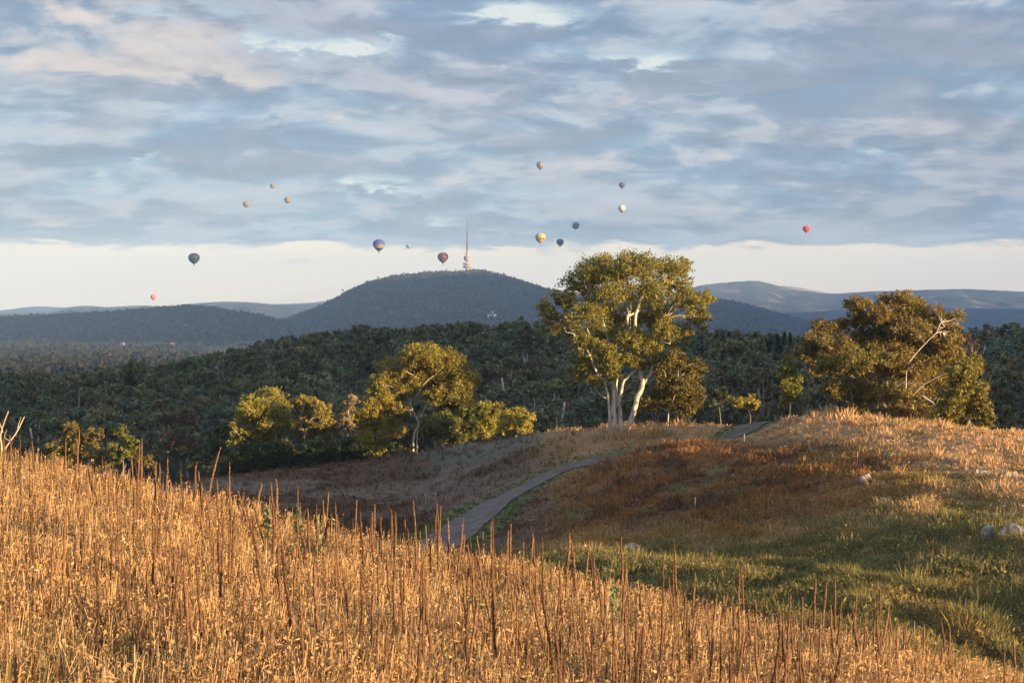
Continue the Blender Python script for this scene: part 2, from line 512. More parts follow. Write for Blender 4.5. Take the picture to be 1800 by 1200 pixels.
def flat_mat(name, c, rough=0.7, var=0.12):
    return noise_mat(name, tuple(x * (1 - var) for x in c), tuple(min(1, x * (1 + var)) for x in c), 1.5, rough)


# ------------------------------------------------------------------ plant colours over the land
STRAW = np.array((0.57, 0.36, 0.16)); PINK = np.array((0.56, 0.345, 0.175)); RUST = np.array((0.27, 0.125, 0.042))
OCHRE = np.array((0.36, 0.21, 0.065)); GREEN = np.array((0.175, 0.158, 0.055)); BROWN = np.array((0.125, 0.068, 0.036)); MAUVE = np.array((0.235, 0.165, 0.115))
LUSH = np.array((0.095, 0.125, 0.036)); SAGE = np.array((0.15, 0.165, 0.115))
PATH_C = np.array([(690,1005,68),(768,962,78),(835,912,90),(905,870,102),(965,838,108),(1030,813,109),(1080,812,110),(1180,800,109),(1270,777,109),(1308,759,111),(1343,741,117),(1352,733,126)], float)
_pw = np.array([P(a, b, c) for a, b, c in PATH_C])
PATH = smooth_path(_pw, 8)


def path_dist(x, y):
    x = np.asarray(x); y = np.asarray(y); best = np.full(x.shape, 1e9); side = np.zeros(x.shape)
    for a, b in zip(PATH[:-1, :2], PATH[1:, :2]):
        ab = b - a; L2 = ab @ ab
        t = np.clip(((x - a[0]) * ab[0] + (y - a[1]) * ab[1]) / L2, 0, 1)
        dx_, dy_ = x - a[0] - t * ab[0], y - a[1] - t * ab[1]
        dd = np.hypot(dx_, dy_); sd = np.sign(ab[0] * dy_ - ab[1] * dx_)
        side = np.where(dd < best, sd, side); best = np.minimum(best, dd)
    return best, side


def lerp(a, b, t): return a * (1 - t)[..., None] + b * t[..., None]


def land_colour(x, y):
    """Colour of the plant cover on the middle hill."""
    x = np.asarray(x, float); y = np.asarray(y, float)
    px = pix(x, y); d = y
    n1 = fbm(x * 0.16, y * 0.09, 21); n2 = fbm(x * 0.5, y * 0.3, 33); n3 = fbm(x * 0.9 + 4, y * 0.45, 41)
    c = lerp(np.broadcast_to(OCHRE, x.shape + (3,)), np.broadcast_to(STRAW, x.shape + (3,)), sstep(n2, 0.4, 0.62))
    # rust-red patch on the flank above the path and in the middle of the hill
    rr = np.exp(-(((px - 1180) / 250) ** 2 + ((d - 84) / 17.0) ** 2)) + 0.55 * np.exp(-(((px - 1420) / 230) ** 2 + ((d - 72) / 12.0) ** 2))
    c = lerp(c, np.broadcast_to(RUST, c.shape), np.clip(rr * 1.5 * (0.45 + n3) + (n1 - 0.5) * 1.0, 0, 1) * sstep(rr, 0.06, 0.3))
    c = lerp(c, np.broadcast_to(BROWN, c.shape), np.clip(rr * 1.2 * sstep(n2, 0.46, 0.62), 0, 0.85))
    # green gully floor
    gr = 1 - sstep(d + (n1 - 0.5) * 26 - (px - 1300) * 0.004, 48, 63)
    c = lerp(c, np.broadcast_to(GREEN, c.shape), np.clip(gr * (0.55 + 1.0 * sstep(n3, 0.30, 0.55)), 0, 1) * 0.93)
    gp = sstep(n1 * 0.6 + n3 * 0.4, 0.56, 0.66) * (1 - sstep(d, 75, 95))
    c = lerp(c, np.broadcast_to(GREEN * 1.3, c.shape), gp * 0.7)
    # upper right and saddle: pale straw, pinkish
    up = sstep(d - np.interp(px, [1050, 1250, 1500, 1800], [103, 100, 84, 50]), -3, 8) * sstep(px, 960, 1050)
    c = lerp(c, np.broadcast_to(PINK, c.shape), up * (0.55 + 0.45 * sstep(n2, 0.3, 0.6)))
    c = lerp(c, np.broadcast_to(GREEN * 1.2, c.shape), up * sstep(n3, 0.60, 0.70) * 0.6)
    # left slope: mauve-brown with dark streaks, sage near the top
    lf = (1 - sstep(px, 900, 1040)) * sstep(d, 60, 75)
    st = sstep(fbm(x * 0.10, y * 0.10 - x * 0.02, 51), 0.46, 0.56)
    lc = lerp(np.broadcast_to(MAUVE, c.shape), np.broadcast_to(BROWN, c.shape), st * 0.9)
    sg = np.exp(-(((px - 850) / 130) ** 2 + ((d - 136) / 9.0) ** 2))
    lc = lerp(lc, np.broadcast_to(SAGE, c.shape), np.clip(sg * 1.3 * sstep(n2, 0.4, 0.6), 0, 0.8))
    c = lerp(c, lc, lf)
    return c


# ------------------------------------------------------------------ ground sheet
def build_ground():
    fine = np.linspace(-25, 25, 680)
    side = np.concatenate([np.linspace(25, 70, 90)[1:], np.linspace(70, 180, 75)[1:]])
    ang = np.radians(np.concatenate([-side[::-1][1:], fine, side]))
    rad = np.concatenate([[0.6, 1.5, 2.5], np.exp(np.linspace(math.log(3.5), math.log(13500), 640))])
    A, Rr = np.meshgrid(ang, rad)
    x = Rr * np.sin(A); y = Rr * np.cos(A); z = H(x, y)
    V = np.stack([x, y, z], -1).reshape(-1, 3)
    na = len(ang); nr = len(rad)
    i = np.arange(nr - 1)[:, None] * na; j = np.arange(na)[None]; j2 = (j + 1) % na
    Q = np.stack([i + j, i + j2, i + na + j2, i + na + j], -1).reshape(-1, 4)
    V = np.vstack([V, [[0, 0, float(H(0.0, 0.0))]]]); c = len(V) - 1
    T = np.stack([np.arange(na), np.full(na, c), (np.arange(na) + 1) % na], 1)[:, ::-1]
    rr = np.hypot(V[:, 0], V[:, 1])
    col = land_colour(V[:, 0], np.maximum(V[:, 1], 1)) * 0.62
    q = 0.51 * V[:, 0] + 0.86 * V[:, 1]
    nearm = 1 - sstep(q, 25, 30)
    col = lerp(col, np.broadcast_to(np.array((0.20, 0.105, 0.04)), col.shape), nearm)
    pd, sd = path_dist(V[:, 0], V[:, 1])
    vg = (1 - sstep(pd, 2.0, 3.4)) * (V[:, 1] > 40)
    col = lerp(col, np.broadcast_to(LUSH * 0.9, col.shape), vg * 0.8)
    far = sstep(rr, 150, 190)
    wood = np.array((0.030, 0.036, 0.018))
    col = lerp(col, np.broadcast_to(wood, col.shape), far)
    f2 = fbm(V[:, 0] * 0.0045, V[:, 1] * 0.0022, 61)
    pad = sstep(rr, 1500, 2000) * sstep(f2, 0.56, 0.60) * (V[:, 1] > 0)
    col = lerp(col, np.broadcast_to(np.array((0.17, 0.14, 0.09)), col.shape), pad * 0.3)
    m, nt, out = mat_new('ground_cover')
    a = nt.nodes.new('ShaderNodeAttribute'); a.attribute_name = 'tint'
    pos = objco(nt, False)
    n1 = noise(nt, pos, 2.2, 8, 0.65); n2 = noise(nt, pos, 0.35, 5, 0.6)
    hsv = nt.nodes.new('ShaderNodeHueSaturation'); nt.links.new(a.outputs['Color'], hsv.inputs['Color'])
    nt.links.new((n1 * 1.1 + n2 * 0.6 + 0.15).v, hsv.inputs['Value'])
    d = principled(nt, out, 0.95, 0.1); nt.links.new(hsv.outputs[0], d.inputs['Base Color'])
    b = nt.nodes.new('ShaderNodeBump'); b.inputs['Strength'].default_value = 0.7; b.inputs['Distance'].default_value = 0.15
    nt.links.new(n1.v, b.inputs['Height']); nt.links.new(b.outputs[0], d.inputs['Normal'])
    o = mesh_obj('ground', V, [Q, T], m, smooth=True, attrs={'tint': col})
    tag(o, kind='structure')


build_ground()


def build_path():
    pts = PATH.copy()
    tan = np.gradient(pts[:, :2], axis=0); tan /= np.linalg.norm(tan, axis=1, keepdims=True)
    nor = np.stack([-tan[:, 1], tan[:, 0]], 1)
    k = np.linspace(-1, 1, 11)
    wid = 1.38 + 0.5 * (fbm(pts[:, 0] * 0.6, pts[:, 1] * 0.6, 71) - 0.5)
    X = pts[:, 0, None] + nor[:, 0, None] * wid[:, None] * k; Y = pts[:, 1, None] + nor[:, 1, None] * wid[:, None] * k
    Z = H(X, Y) + 0.10 - 0.03 * k[None] ** 2
    nr, nk = X.shape
    V = np.stack([X, Y, Z], -1).reshape(-1, 3)
    i = np.arange(nr - 1)[:, None] * nk; j = np.arange(nk - 1)[None]
    Q = np.stack([i + j, i + j + 1, i + nk + j + 1, i + nk + j], -1).reshape(-1, 4)
    m = noise_mat('gravel', (0.085, 0.068, 0.056), (0.15, 0.122, 0.10), 1.1, 0.95, 0.8, c3=(0.185, 0.152, 0.128))
    tag(mesh_obj('path', V, Q, m, smooth=True), kind='structure')


build_path()


# ------------------------------------------------------------------ distant hills
def ridge(name, sil, D, Wf, Wb, mat, amp=2.0, p=1.6, step=4.0, base=-80, ns=60, seed=1):
    sil = np.array(sil, float)
    px = np.arange(sil[0, 0], sil[-1, 0] + step, step)
    py = np.interp(px, sil[:, 0], sil[:, 1])
    ker = np.ones(7) / 7; py = np.convolve(np.pad(py, 3, mode='edge'), ker, 'valid')
    top = np.array([P(a, b, D)[2] for a, b in zip(px, py)])
    u = np.concatenate([-np.linspace(1, 0, ns) ** 1.0, np.linspace(0, 1, ns // 2)[1:]])
    d = D + np.where(u < 0, u * Wf, u * Wb)
    PX, DD = np.meshgrid(px, d); U = np.repeat(u[:, None], len(px), 1)
    x = (PX - 900) / F * DD / 1.0; y = DD
    prof = np.where(U < 0, (1 - np.abs(U) ** p) ** 1.15, 1 - np.abs(U) ** 2)
    rise = (top[None] - base)
    gully = (fbm(x / 260, y / 420, seed, 5) - 0.5) * 2
    z = base + rise * prof + gully * rise * 0.16 * (1 - prof) * prof * 4 * 0.9 + (fbm(x / 30, y / 30, seed + 3, 3) - 0.5) * amp * np.clip(prof * 4, 0, 1)
    nr, nk = x.shape
    V = np.stack([x, y, z], -1).reshape(-1, 3)
    i = np.arange(nr - 1)[:, None] * nk; j = np.arange(nk - 1)[None]
    Q = np.stack([i + j, i + j + 1, i + nk + j + 1, i + nk + j], -1).reshape(-1, 4)
    o = mesh_obj(name, V, Q, mat, smooth=True)
    tag(o, kind='structure')
    return x, y, z


wooded = noise_mat('wooded_slope', (0.020, 0.026, 0.015), (0.045, 0.046, 0.026), 0.004, 0.95, 0, c3=(0.065, 0.055, 0.034))
farland = noise_mat('far_slope', (0.035, 0.045, 0.028), (0.075, 0.075, 0.045), 0.0025, 0.95, 0, c3=(0.20, 0.17, 0.11))
dry_hill = noise_mat('dry_slope', (0.35, 0.26, 0.15), (0.42, 0.31, 0.18), 0.004, 0.95)
MT = ridge('mountain', [(330,640),(440,590),(480,575),(520,560),(560,546),(590,531),(620,514),(650,502),(690,492),(740,487),(800,484),(840,481),(880,489),(920,501),(960,514),(1000,522),(1060,527),(1150,532),(1240,533),(1280,534),(1330,547),(1380,560),(1430,572),(1480,585),(1560,610)],
           5000, 1900, 900, wooded, 5, 1.7, 3.0, seed=3)
FH = ridge('foothill', [(-700,566),(-200,562),(0,562),(100,558),(200,553),(280,546),(340,542),(400,550),(470,562),(540,580),(640,606)], 3900, 1000, 700, wooded, 4, 1.5, 4.0, seed=9)
ridge('hill_range', [(-900,560),(-300,549),(0,551),(90,550),(120,540),(150,537),(185,540),(250,537),(285,539),(310,537),(345,533),(390,530),(440,531),(500,537),(540,536),(600,540),(700,552),(800,565)], 8000, 2200, 900, farland, 6, seed=15)
ridge('hill_range', [(-900,552),(-300,545),(0,546),(44,540),(75,538),(110,541),(300,541),(480,535),(530,533),(560,531),(590,526),(620,532),(700,545),(800,560)], 11500, 1800, 900, farland, 7, seed=19)
ridge('hill_range', [(1000,565),(1100,545),(1200,510),(1235,501),(1260,498),(1300,495),(1325,493),(1350,497),(1380,507),(1420,512),(1460,517),(1500,514),(1540,512),(1600,511),(1640,509),(1700,508),(1740,510),(1800,513),(2000,520),(2200,535),(2600,560)], 8600, 2000, 900, farland, 7, seed=23)
ridge('hill_range', [(1300,540),(1340,516),(1365,502),(1390,503),(1420,508),(1450,514),(1480,519),(1520,530)], 10200, 900, 700, dry_hill, 4, seed=27)
ridge('hill_range', [(1000,572),(1150,560),(1250,548),(1400,550),(1500,543),(1600,540),(1700,542),(1800,542),(2000,547),(2300,560),(2700,570)], 6900, 1500, 700, wooded, 6, seed=29)

# ------------------------------------------------------------------ tree builder
bark_white = noise_mat('pale_gum_bark', (0.50, 0.42, 0.33), (0.70, 0.62, 0.51), 1.6, 0.8, 0.3, (1, 1, 0.35), c3=(0.26, 0.20, 0.16))
bark_grey = noise_mat('grey_bark', (0.16, 0.13, 0.10), (0.28, 0.23, 0.18), 2.0, 0.9, 0.4, (1, 1, 0.3))
bark_dark = noise_mat('dark_bark', (0.05, 0.04, 0.03), (0.09, 0.07, 0.055), 2.0, 0.9, 0.4, (1, 1, 0.3))
dead_wood = noise_mat('dead_wood', (0.42, 0.32, 0.22), (0.58, 0.46, 0.33), 3.0, 0.85, 0.3, (1, 1, 0.3))

lf_olive = leaf_mat('olive_leaves', (0.13, 0.125, 0.022), (0.22, 0.19, 0.034), (0.32, 0.26, 0.05))
lf_gold = leaf_mat('golden_leaves', (0.23, 0.195, 0.030), (0.345, 0.28, 0.045), (0.45, 0.365, 0.075))
lf_bronze = leaf_mat('bronze_leaves', (0.165, 0.125, 0.034), (0.255, 0.187, 0.048), (0.35, 0.26, 0.08))
lf_bronzeolive = leaf_mat('bronze_olive_leaves', (0.15, 0.13, 0.028), (0.23, 0.185, 0.038), (0.32, 0.25, 0.06))
lf_bright = leaf_mat('bright_leaves', (0.12, 0.145, 0.022), (0.20, 0.20, 0.032), (0.28, 0.26, 0.06))
lf_tan = leaf_mat('tan_leaves', (0.30, 0.21, 0.10), (0.40, 0.28, 0.14), (0.48, 0.35, 0.19))
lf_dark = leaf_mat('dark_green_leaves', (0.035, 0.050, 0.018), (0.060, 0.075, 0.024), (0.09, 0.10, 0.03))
lf_russet = leaf_mat('russet_twigs', (0.10, 0.058, 0.036), (0.15, 0.085, 0.05), (0.19, 0.115, 0.07))
lf_forest = leaf_mat('forest_leaves', (0.140, 0.150, 0.068), (0.205, 0.210, 0.095), (0.28, 0.26, 0.13), 0.25, 0.35)

lf_forest2 = leaf_mat('blue_forest_leaves', (0.11, 0.14, 0.085), (0.16, 0.195, 0.12), (0.22, 0.25, 0.155), 0.25, 0.35)
lf_forest3 = leaf_mat('brown_forest_leaves', (0.15, 0.125, 0.060), (0.22, 0.18, 0.085), (0.28, 0.22, 0.11), 0.25, 0.35)


def lobe_points(g, c, r, n, shell=0.55):
    """Clumped leaf centres inside an ellipsoid: small sprays spread through its volume."""
    c = np.asarray(c); r = np.asarray(r)
    k = max(4, int(n / 42))
    u = g.normal(size=(k, 3)); u /= np.linalg.norm(u, axis=1, keepdims=True)
    rad = g.uniform(0, 1, (k, 1)) ** shell
    cc = c + u * rad * r
    sp = np.mean(r) * g.uniform(0.16, 0.34, (k, 1))
    idx = g.integers(0, k, n)
    off = g.normal(size=(n, 3)); off[:, 2] *= 0.75
    return cc[idx] + off * sp[idx] * 0.50, cc


def tree(name, base, d, lobes, label, cat='tree', limbs=(), leaf=lf_olive, bark=bark_white, dens=1.0, lsize=0.30, trunk_r=0.22,
         thin=0.52, depth=None, seed=0, twigs=0.45, group=None, droop=0.6, dspread=0.6, lw=0.42, front=0.0):
    """Tree from crown lobes (photo column, row, radii) at depth d; lobes get their own spread in depth."""
    g = np.random.default_rng(1000 + seed)
    s = d / F
    bx, by = base
    bp = P(bx, by, d); bp[2] = float(H(bp[0], bp[1])) - 0.05
    lobes = np.array(lobes, float)
    cx = lobes[:, 0].mean(); half = (lobes[:, 0].max() - lobes[:, 0].min()) / 2 + 1
    LC, LR = [], []
    for (a, b, rx, ry) in lobes:
        dep = math.sqrt(max(0.05, 1 - min(1, abs(a - cx) / half) ** 2)) * half * s * dspread
        dd = d + g.uniform(-dep, dep)
        LC.append(P(a, b, dd)); LR.append((rx * s, max(rx, ry) * s * 1.0, ry * s))
    LC = np.array(LC); LR = np.array(LR)
    root = thing(name, bp, label, cat, group)
    # wood
    wood = MB(); skel = []
    for L in limbs:
        pts3 = []
        L = list(L); dep = L[0] if isinstance(L[0], (int, float)) else g.uniform(-0.6, 0.6)
        r0 = trunk_r / thin
        if isinstance(L[0], (int, float)): L = L[1:]
        if isinstance(L[0], (int, float)): r0 = L[0]; L = L[1:]
        r0 *= thin
        for i, (a, b) in enumerate(L):
            f = i / max(1, len(L) - 1)
            if abs(L[0][1] - by) >= 14: f = front + (1 - front) * f
            pts3.append(P(a, b, d + dep * f))
        pts3 = np.array(pts3)
        if abs(L[0][1] - by) < 14:
            pts3[0, 2] = float(H(pts3[0, 0], pts3[0, 1])) - 0.15
        sp = smooth_path(pts3, 4)
        sp[1:-1] += g.normal(size=(len(sp) - 2, 3)) * r0 * 0.22
        rr = np.linspace(r0, max(0.03, r0 * 0.38), len(sp)); 
        if abs(L[0][1] - by) < 14: rr[0] *= 1.3
        wood.tube(sp, rr, 8); skel.append(np.column_stack([sp, rr]))
    if not len(limbs):
        topc = LC[np.argmax(LC[:, 2])]
        pts3 = np.array([bp, bp + (topc - bp) * np.array([0.3, 0.3, 0.35]) + g.normal(size=3) * 0.15, bp + (topc - bp) * 0.75])
        pts3[0, 2] -= 0.1
        sp = smooth_path(pts3, 4); rr = np.linspace(trunk_r, trunk_r * 0.35, len(sp))
        wood.tube(sp, rr, 8); skel.append(np.column_stack([sp, rr]))
    SK = np.vstack(skel)
    leafV, n0 = [], 0
    for c, r in zip(LC, LR):
        vol = (r[0] * r[1] * r[2]) ** (2 / 3)
        n = int(1250 * dens * vol / (lsize / 0.30) ** 2) + 30
        pts, cc = lobe_points(g, c, r, n)
        gz = H(pts[:, 0], pts[:, 1]) + 0.1
        pts = pts[pts[:, 2] > gz]
        leafV.append(pts)
        # branch to the lobe and twigs to its sprays
        dist = np.linalg.norm(SK[:, :3] - c, axis=1) + 0.9 * np.maximum(SK[:, 2] - c[2], 0)
        a = SK[np.argmin(dist)]
        midp = (a[:3] + c) / 2 + np.array([0, 0, 0.12 * np.linalg.norm(c - a[:3])]) + g.normal(size=3) * 0.12
        br = smooth_path(np.array([a[:3], midp, c]), 4)
        r0 = min(a[3] * 0.75, 0.04 + 0.03 * np.mean(r))
        wood.tube(br, np.linspace(r0, 0.02, len(br)), 6)
        for q in cc[:max(2, int(len(cc) * twigs))]:
            st = br[g.integers(len(br) // 2, len(br))]
            wood.tube(np.array([st, (st + q) / 2 + g.normal(size=3) * 0.08, q]), np.array([0.028, 0.02, 0.009]), 4, False)
    C = np.vstack(leafV)
    V, Q = leaves(C, lsize, lsize * lw, droop, g)
    o = wood.build('trunk', bark, root, True); o.matrix_parent_inverse = Matrix.Translation(-root.location)
    o2 = mesh_obj('crown', V, Q, leaf, root); o2.matrix_parent_inverse = Matrix.Translation(-root.location)
    return root


# ---- the big gum on the saddle
tree('gum_tree', (1088, 746), 118,
     [(1060,472,48,26),(1120,466,52,22),(1178,470,36,24),(1020,500,38,26),(1075,508,42,28),(1140,510,46,30),(1192,502,28,24),(985,528,26,20),
      (958,545,22,17),(975,566,22,22),(1030,548,42,28),(1095,556,46,28),(1150,552,42,32),(1212,528,36,22),(1240,524,18,18),(1225,560,26,22),
      (1188,588,36,22),(1060,588,38,20),(1028,600,30,18),(1112,596,32,22),(1142,606,26,22),(1048,640,28,20),(1032,655,25,20),(1072,636,22,20),
      (1000,582,22,22),(1076,662,18,14),(1100,628,26,18),(1066,615,24,18),(1130,640,20,16),(1156,622,18,16),(1022,632,22,18),(1045,668,20,12),(1090,585,24,20),(1165,575,26,20),(1205,470,14,16),(1040,480,34,20)],
     'largest gum tree with several white trunks standing beside the path', limbs=[
         (0.3,0.50,(1078,746),(1079,710),(1081,675),(1086,648),(1084,635),(1095,615),(1100,570),(1108,520),(1100,480)),
         (-0.8,0.36,(1090,746),(1089,695),(1098,668),(1118,650)),
         (-0.6,0.42,(1101,746),(1121,698),(1129,676),(1125,644),(1118,601),(1115,578),(1124,528),(1135,511),(1166,494),(1198,470)),
         (-1.2,0.22,(1127,680),(1141,658),(1146,644),(1142,618),(1152,587),(1170,560)),
         (-1.5,0.13,(1144,625),(1150,610),(1160,601),(1178,604)),
         (-1.6,0.22,(1073,746),(1070,703),(1063,675),(1050,655),(1039,632),(1029,610),(1016,605),(1008,587),(995,584)),
         (1.0,0.2,(1081,675),(1062,668),(1048,655)), (-1.0,0.12,(1070,703),(1056,694),(1044,680)),
         (1.5,0.2,(1084,635),(1066,590),(1056,540),(1040,500)), (-2.0,0.12,(1029,610),(1038,625),(1040,600),(1030,570)),
         (-1.8,0.13,(1118,601),(1108,590),(1108,560)), (-2.0,0.14,(1088,660),(1096,622),(1098,600))],
     leaf=lf_olive, dens=0.52, lsize=0.20, seed=1, dspread=0.6)
tree('gum_tree', (1172, 738), 131, [(1190,630,28,20),(1165,650,28,20),(1215,650,26,22),(1190,680,38,26),(1225,690,14,20),(1160,702,28,20),(1205,712,28,18),(1140,712,18,16)],
     'smaller olive gum close behind the right side of the largest gum', limbs=[(-1.5,0.14,(1172,738),(1176,722),(1184,700),(1192,670)),(-1.5,0.1,(1160,690),(1168,672),(1178,668))],
     leaf=lf_bronzeolive, dens=1.0, lsize=0.27, seed=2)
# ---- the broad bronze clump at the right
tree('gum_tree', (1590, 748), 110,
     [(1510,532,28,14),(1545,548,22,16),(1582,527,36,15),(1608,532,24,13),(1570,560,46,18),(1620,556,32,20),(1660,562,32,24),(1508,560,24,16),(1446,577,26,15),
      (1478,573,22,14),(1430,600,26,18),(1470,606,36,20),(1530,598,46,22),(1590,600,46,22),(1650,600,36,26),(1418,622,22,13),(1620,640,42,26),(1672,625,26,22),
      (1570,640,40,24),(1590,690,38,26),(1640,680,38,24),(1570,725,36,16),(1625,730,34,16),(1440,640,22,20),(1600,655,40,24),(1650,660,30,22),(1540,560,36,18),(1600,578,44,18),(1480,640,30,20),(1670,595,26,22),(1560,620,44,22)],
     'broad bronze-leaved gum with tiered crown and bare white limbs at the right', limbs=[
         (0.8,0.3,(1600,750),(1603,715),(1592,672),(1594,640),(1590,590),(1582,540)), (-5.2,0.102,(1592,690),(1594,652),(1608,640)),
         (-5.2,0.127,(1558,691),(1575,680),(1592,672),(1610,678)), (-5.6,0.102,(1542,740),(1544,705),(1556,690),(1560,670)),
         (-5.9,0.118,(1619,694),(1640,708),(1655,719),(1667,708),(1676,704)), (-4.8,0.111,(1483,705),(1478,680),(1469,664),(1458,652)),
         (-4.8,0.095,(1480,700),(1461,680),(1445,662),(1436,648)), (-4.1,0.079,(1432,680),(1425,663),(1415,644)),
         (-3.3,0.095,(1594,640),(1620,610),(1642,588),(1655,575)), (-4.7,0.087,(1650,720),(1662,690),(1690,676),(1710,685)),
         (-4.3,0.079,(1600,700),(1625,675),(1650,662),(1672,650)), (1.0,0.2,(1590,745),(1540,690),(1500,620),(1508,560)), (0.5,0.18,(1540,690),(1470,640),(1440,590)),
         (-5.6,0.071,(1640,705),(1655,690),(1676,698)), (-5.6,0.071,(1620,740),(1640,722),(1650,700))],
     leaf=lf_bronze, dens=0.95, lsize=0.21, seed=3, dspread=0.42, front=0.6)
tree('gum_tree', (1500, 742), 105, [(1452,642,26,20),(1500,636,40,26),(1545,630,26,20),(1470,680,26,24),(1516,684,40,28),(1555,690,26,26),(1500,724,34,17),(1545,730,28,13)],
     'bushy olive tree with fine branches before the left half of the bronze gum', limbs=[(-0.6,0.12,(1500,742),(1498,700),(1485,650)),(-0.6,0.1,(1515,742),(1520,690),(1535,640))],
     leaf=lf_bronzeolive, bark=bark_grey, dens=0.75, lsize=0.22, seed=4, twigs=0.9)
tree('gum_tree', (1690, 756), 101, [(1690,650,28,26),(1712,640,18,20),(1682,690,32,28),(1718,700,24,32),(1665,725,28,24),(1705,736,36,22),(1736,735,12,22)],
     'rounded olive tree at the right end of the bronze clump, foliage down to the grass', leaf=lf_bronzeolive, bark=bark_grey, dens=1.1, lsize=0.24, seed=5, trunk_r=0.16)
tree('bare_tree', (1716, 740), 128, [(1704,600,14,20),(1716,625,14,24),(1708,655,16,20),(1735,680,12,20)], 'thin leafless pinkish tree behind the right end of the bronze gum',
     leaf=lf_russet, bark=bark_grey, dens=0.25, lsize=0.2, seed=6, twigs=1.0, trunk_r=0.1, lw=0.15)
# ---- sapling by the end of the path, bush beside it
tree('sapling', (1388, 734), 112, [(1384,640,13,13),(1380,655,15,13),(1396,664,17,12),(1382,672,15,12),(1393,684,19,12),(1386,700,16,10)],
     'small bright green sapling with a thin pale trunk at the end of the path', limbs=[(0,0.085,(1388,734),(1389,712),(1388,690),(1386,650))], leaf=lf_bright, dens=1.3, lsize=0.2, seed=7)
tree('bush', (1312, 722), 124, [(1295,706,16,9),(1316,705,17,12),(1330,712,10,8)], 'low olive bush on the crest just left of the path end', 'bush', leaf=lf_gold, bark=bark_grey, dens=1.2, lsize=0.22, seed=8, trunk_r=0.06)
tree('bush', (1270, 722), 132, [(1262,690,14,14),(1275,700,14,12),(1256,708,14,12)], 'thin dark bush on the crest between large gum and olive bush', 'bush', leaf=lf_dark, bark=bark_grey, dens=0.7, lsize=0.25, seed=9, trunk_r=0.06)
# ---- the golden group at the centre left
tree('gum_tree', (726, 797), 161,
     [(740,624,40,18),(780,632,36,22),(702,648,40,22),(745,650,46,22),(795,655,36,26),(826,670,18,20),(672,676,26,18),(700,686,30,16),(802,690,32,22),(692,708,22,14),(812,712,22,16),(775,668,26,16),(655,690,16,16),(745,612,26,12),(730,672,30,16),(690,670,30,18),(790,712,26,18),(765,698,24,16),(672,700,24,16),(700,720,20,14),(758,640,50,22)],
     'golden umbrella-shaped gum with a pale trunk in the middle of the lit tree row', limbs=[
         (0.6,0.26,(726,797),(728,762),(736,745),(723,715),(724,692),(736,680),(742,655),(745,630)), (-0.6,0.13,(728,700),(742,680),(752,668),(768,655),(785,640)),
         (-0.4,0.12,(734,678),(729,668),(726,660),(710,650)), (0.5,0.16,(733,797),(734,760),(745,720),(765,690),(790,680)), (-1.0,0.1,(724,705),(705,690),(690,680))],
     leaf=lf_gold, dens=1.1, lsize=0.28, seed=10, dspread=0.5)
tree('gum_tree', (790, 790), 154, [(780,742,36,22),(822,728,22,18),(842,722,14,18),(758,756,22,18),(800,768,34,13),(830,752,18,16)],
     'low yellow-green tree under the right side of the golden umbrella gum', leaf=lf_bright, bark=bark_grey, dens=0.9, lsize=0.32, seed=11, trunk_r=0.1)
tree('gum_tree', (858, 776), 156, [(846,714,20,12),(862,734,22,20),(874,718,14,13),(852,756,26,12)], 'small orange-gold tree second from the right end of the lit row', leaf=lf_gold, bark=bark_grey, dens=1.1, lsize=0.3, seed=12, trunk_r=0.1)
tree('gum_tree', (906, 766), 146, [(905,732,26,18),(925,740,18,15),(893,748,22,13),(915,752,24,10)], 'round golden tree standing alone at the right end of the lit row', leaf=lf_gold, bark=bark_grey, dens=1.2, lsize=0.3, seed=13, trunk_r=0.1)
tree('gum_tree', (660, 802), 160, [(665,704,28,13),(648,720,22,15),(682,720,22,15),(655,745,26,18),(690,750,26,20),(640,770,22,18),(680,778,30,16),(668,730,30,20),(630,735,18,18),(650,788,28,12),(690,725,22,16)],
     'olive tree with dark trunk left of the golden umbrella gum', limbs=[(-0.5,0.13,(658,802),(660,765),(662,735),(664,710))], leaf=lf_gold, bark=bark_dark, dens=0.9, lsize=0.28, seed=14)
tree('dry_tree', (610, 800), 156, [(622,702,12,10),(611,714,13,13),(606,734,12,15),(614,752,11,13)], 'thin pinkish half-dead tree in the lit row between two fuller trees',
     limbs=[(-0.3,0.09,(609,800),(612,745),(614,712),(622,700))], leaf=lf_tan, dens=1.1, lsize=0.26, seed=15)
tree('gum_tree', (548, 800), 161, [(536,704,22,12),(560,720,24,14),(576,736,17,13),(534,734,20,17),(556,750,22,14),(520,715,12,12),(545,762,26,14),(580,755,18,14),(530,755,20,14),(548,718,28,16)], 'gold-brown tree with white forked trunk beside the leftmost tall lit tree',
     limbs=[(-1.2,0.14,(540,800),(534,765),(528,738),(534,715)), (-1.2,0.1,(534,760),(545,740),(556,722))], leaf=lf_bronzeolive, dens=0.9, lsize=0.32, seed=16)
tree('gum_tree', (462, 812), 159, [(470,694,30,12),(448,708,30,16),(490,714,22,16),(434,734,26,20),(470,738,32,20),(500,744,17,17),(445,764,32,16),(484,768,24,14),(425,752,22,18),(455,720,36,20),(480,722,30,18),(420,775,22,14),(465,782,34,14)],
     'leftmost broad golden tree of the lit row, showing pale branches', limbs=[(-1.5,0.16,(462,812),(458,775),(470,740),(486,705)), (-1.8,0.1,(458,775),(440,745),(430,720)), (-1.8,0.08,(450,782),(425,768),(408,750))],
     leaf=lf_gold, dens=1.0, lsize=0.28, seed=17, twigs=0.7)
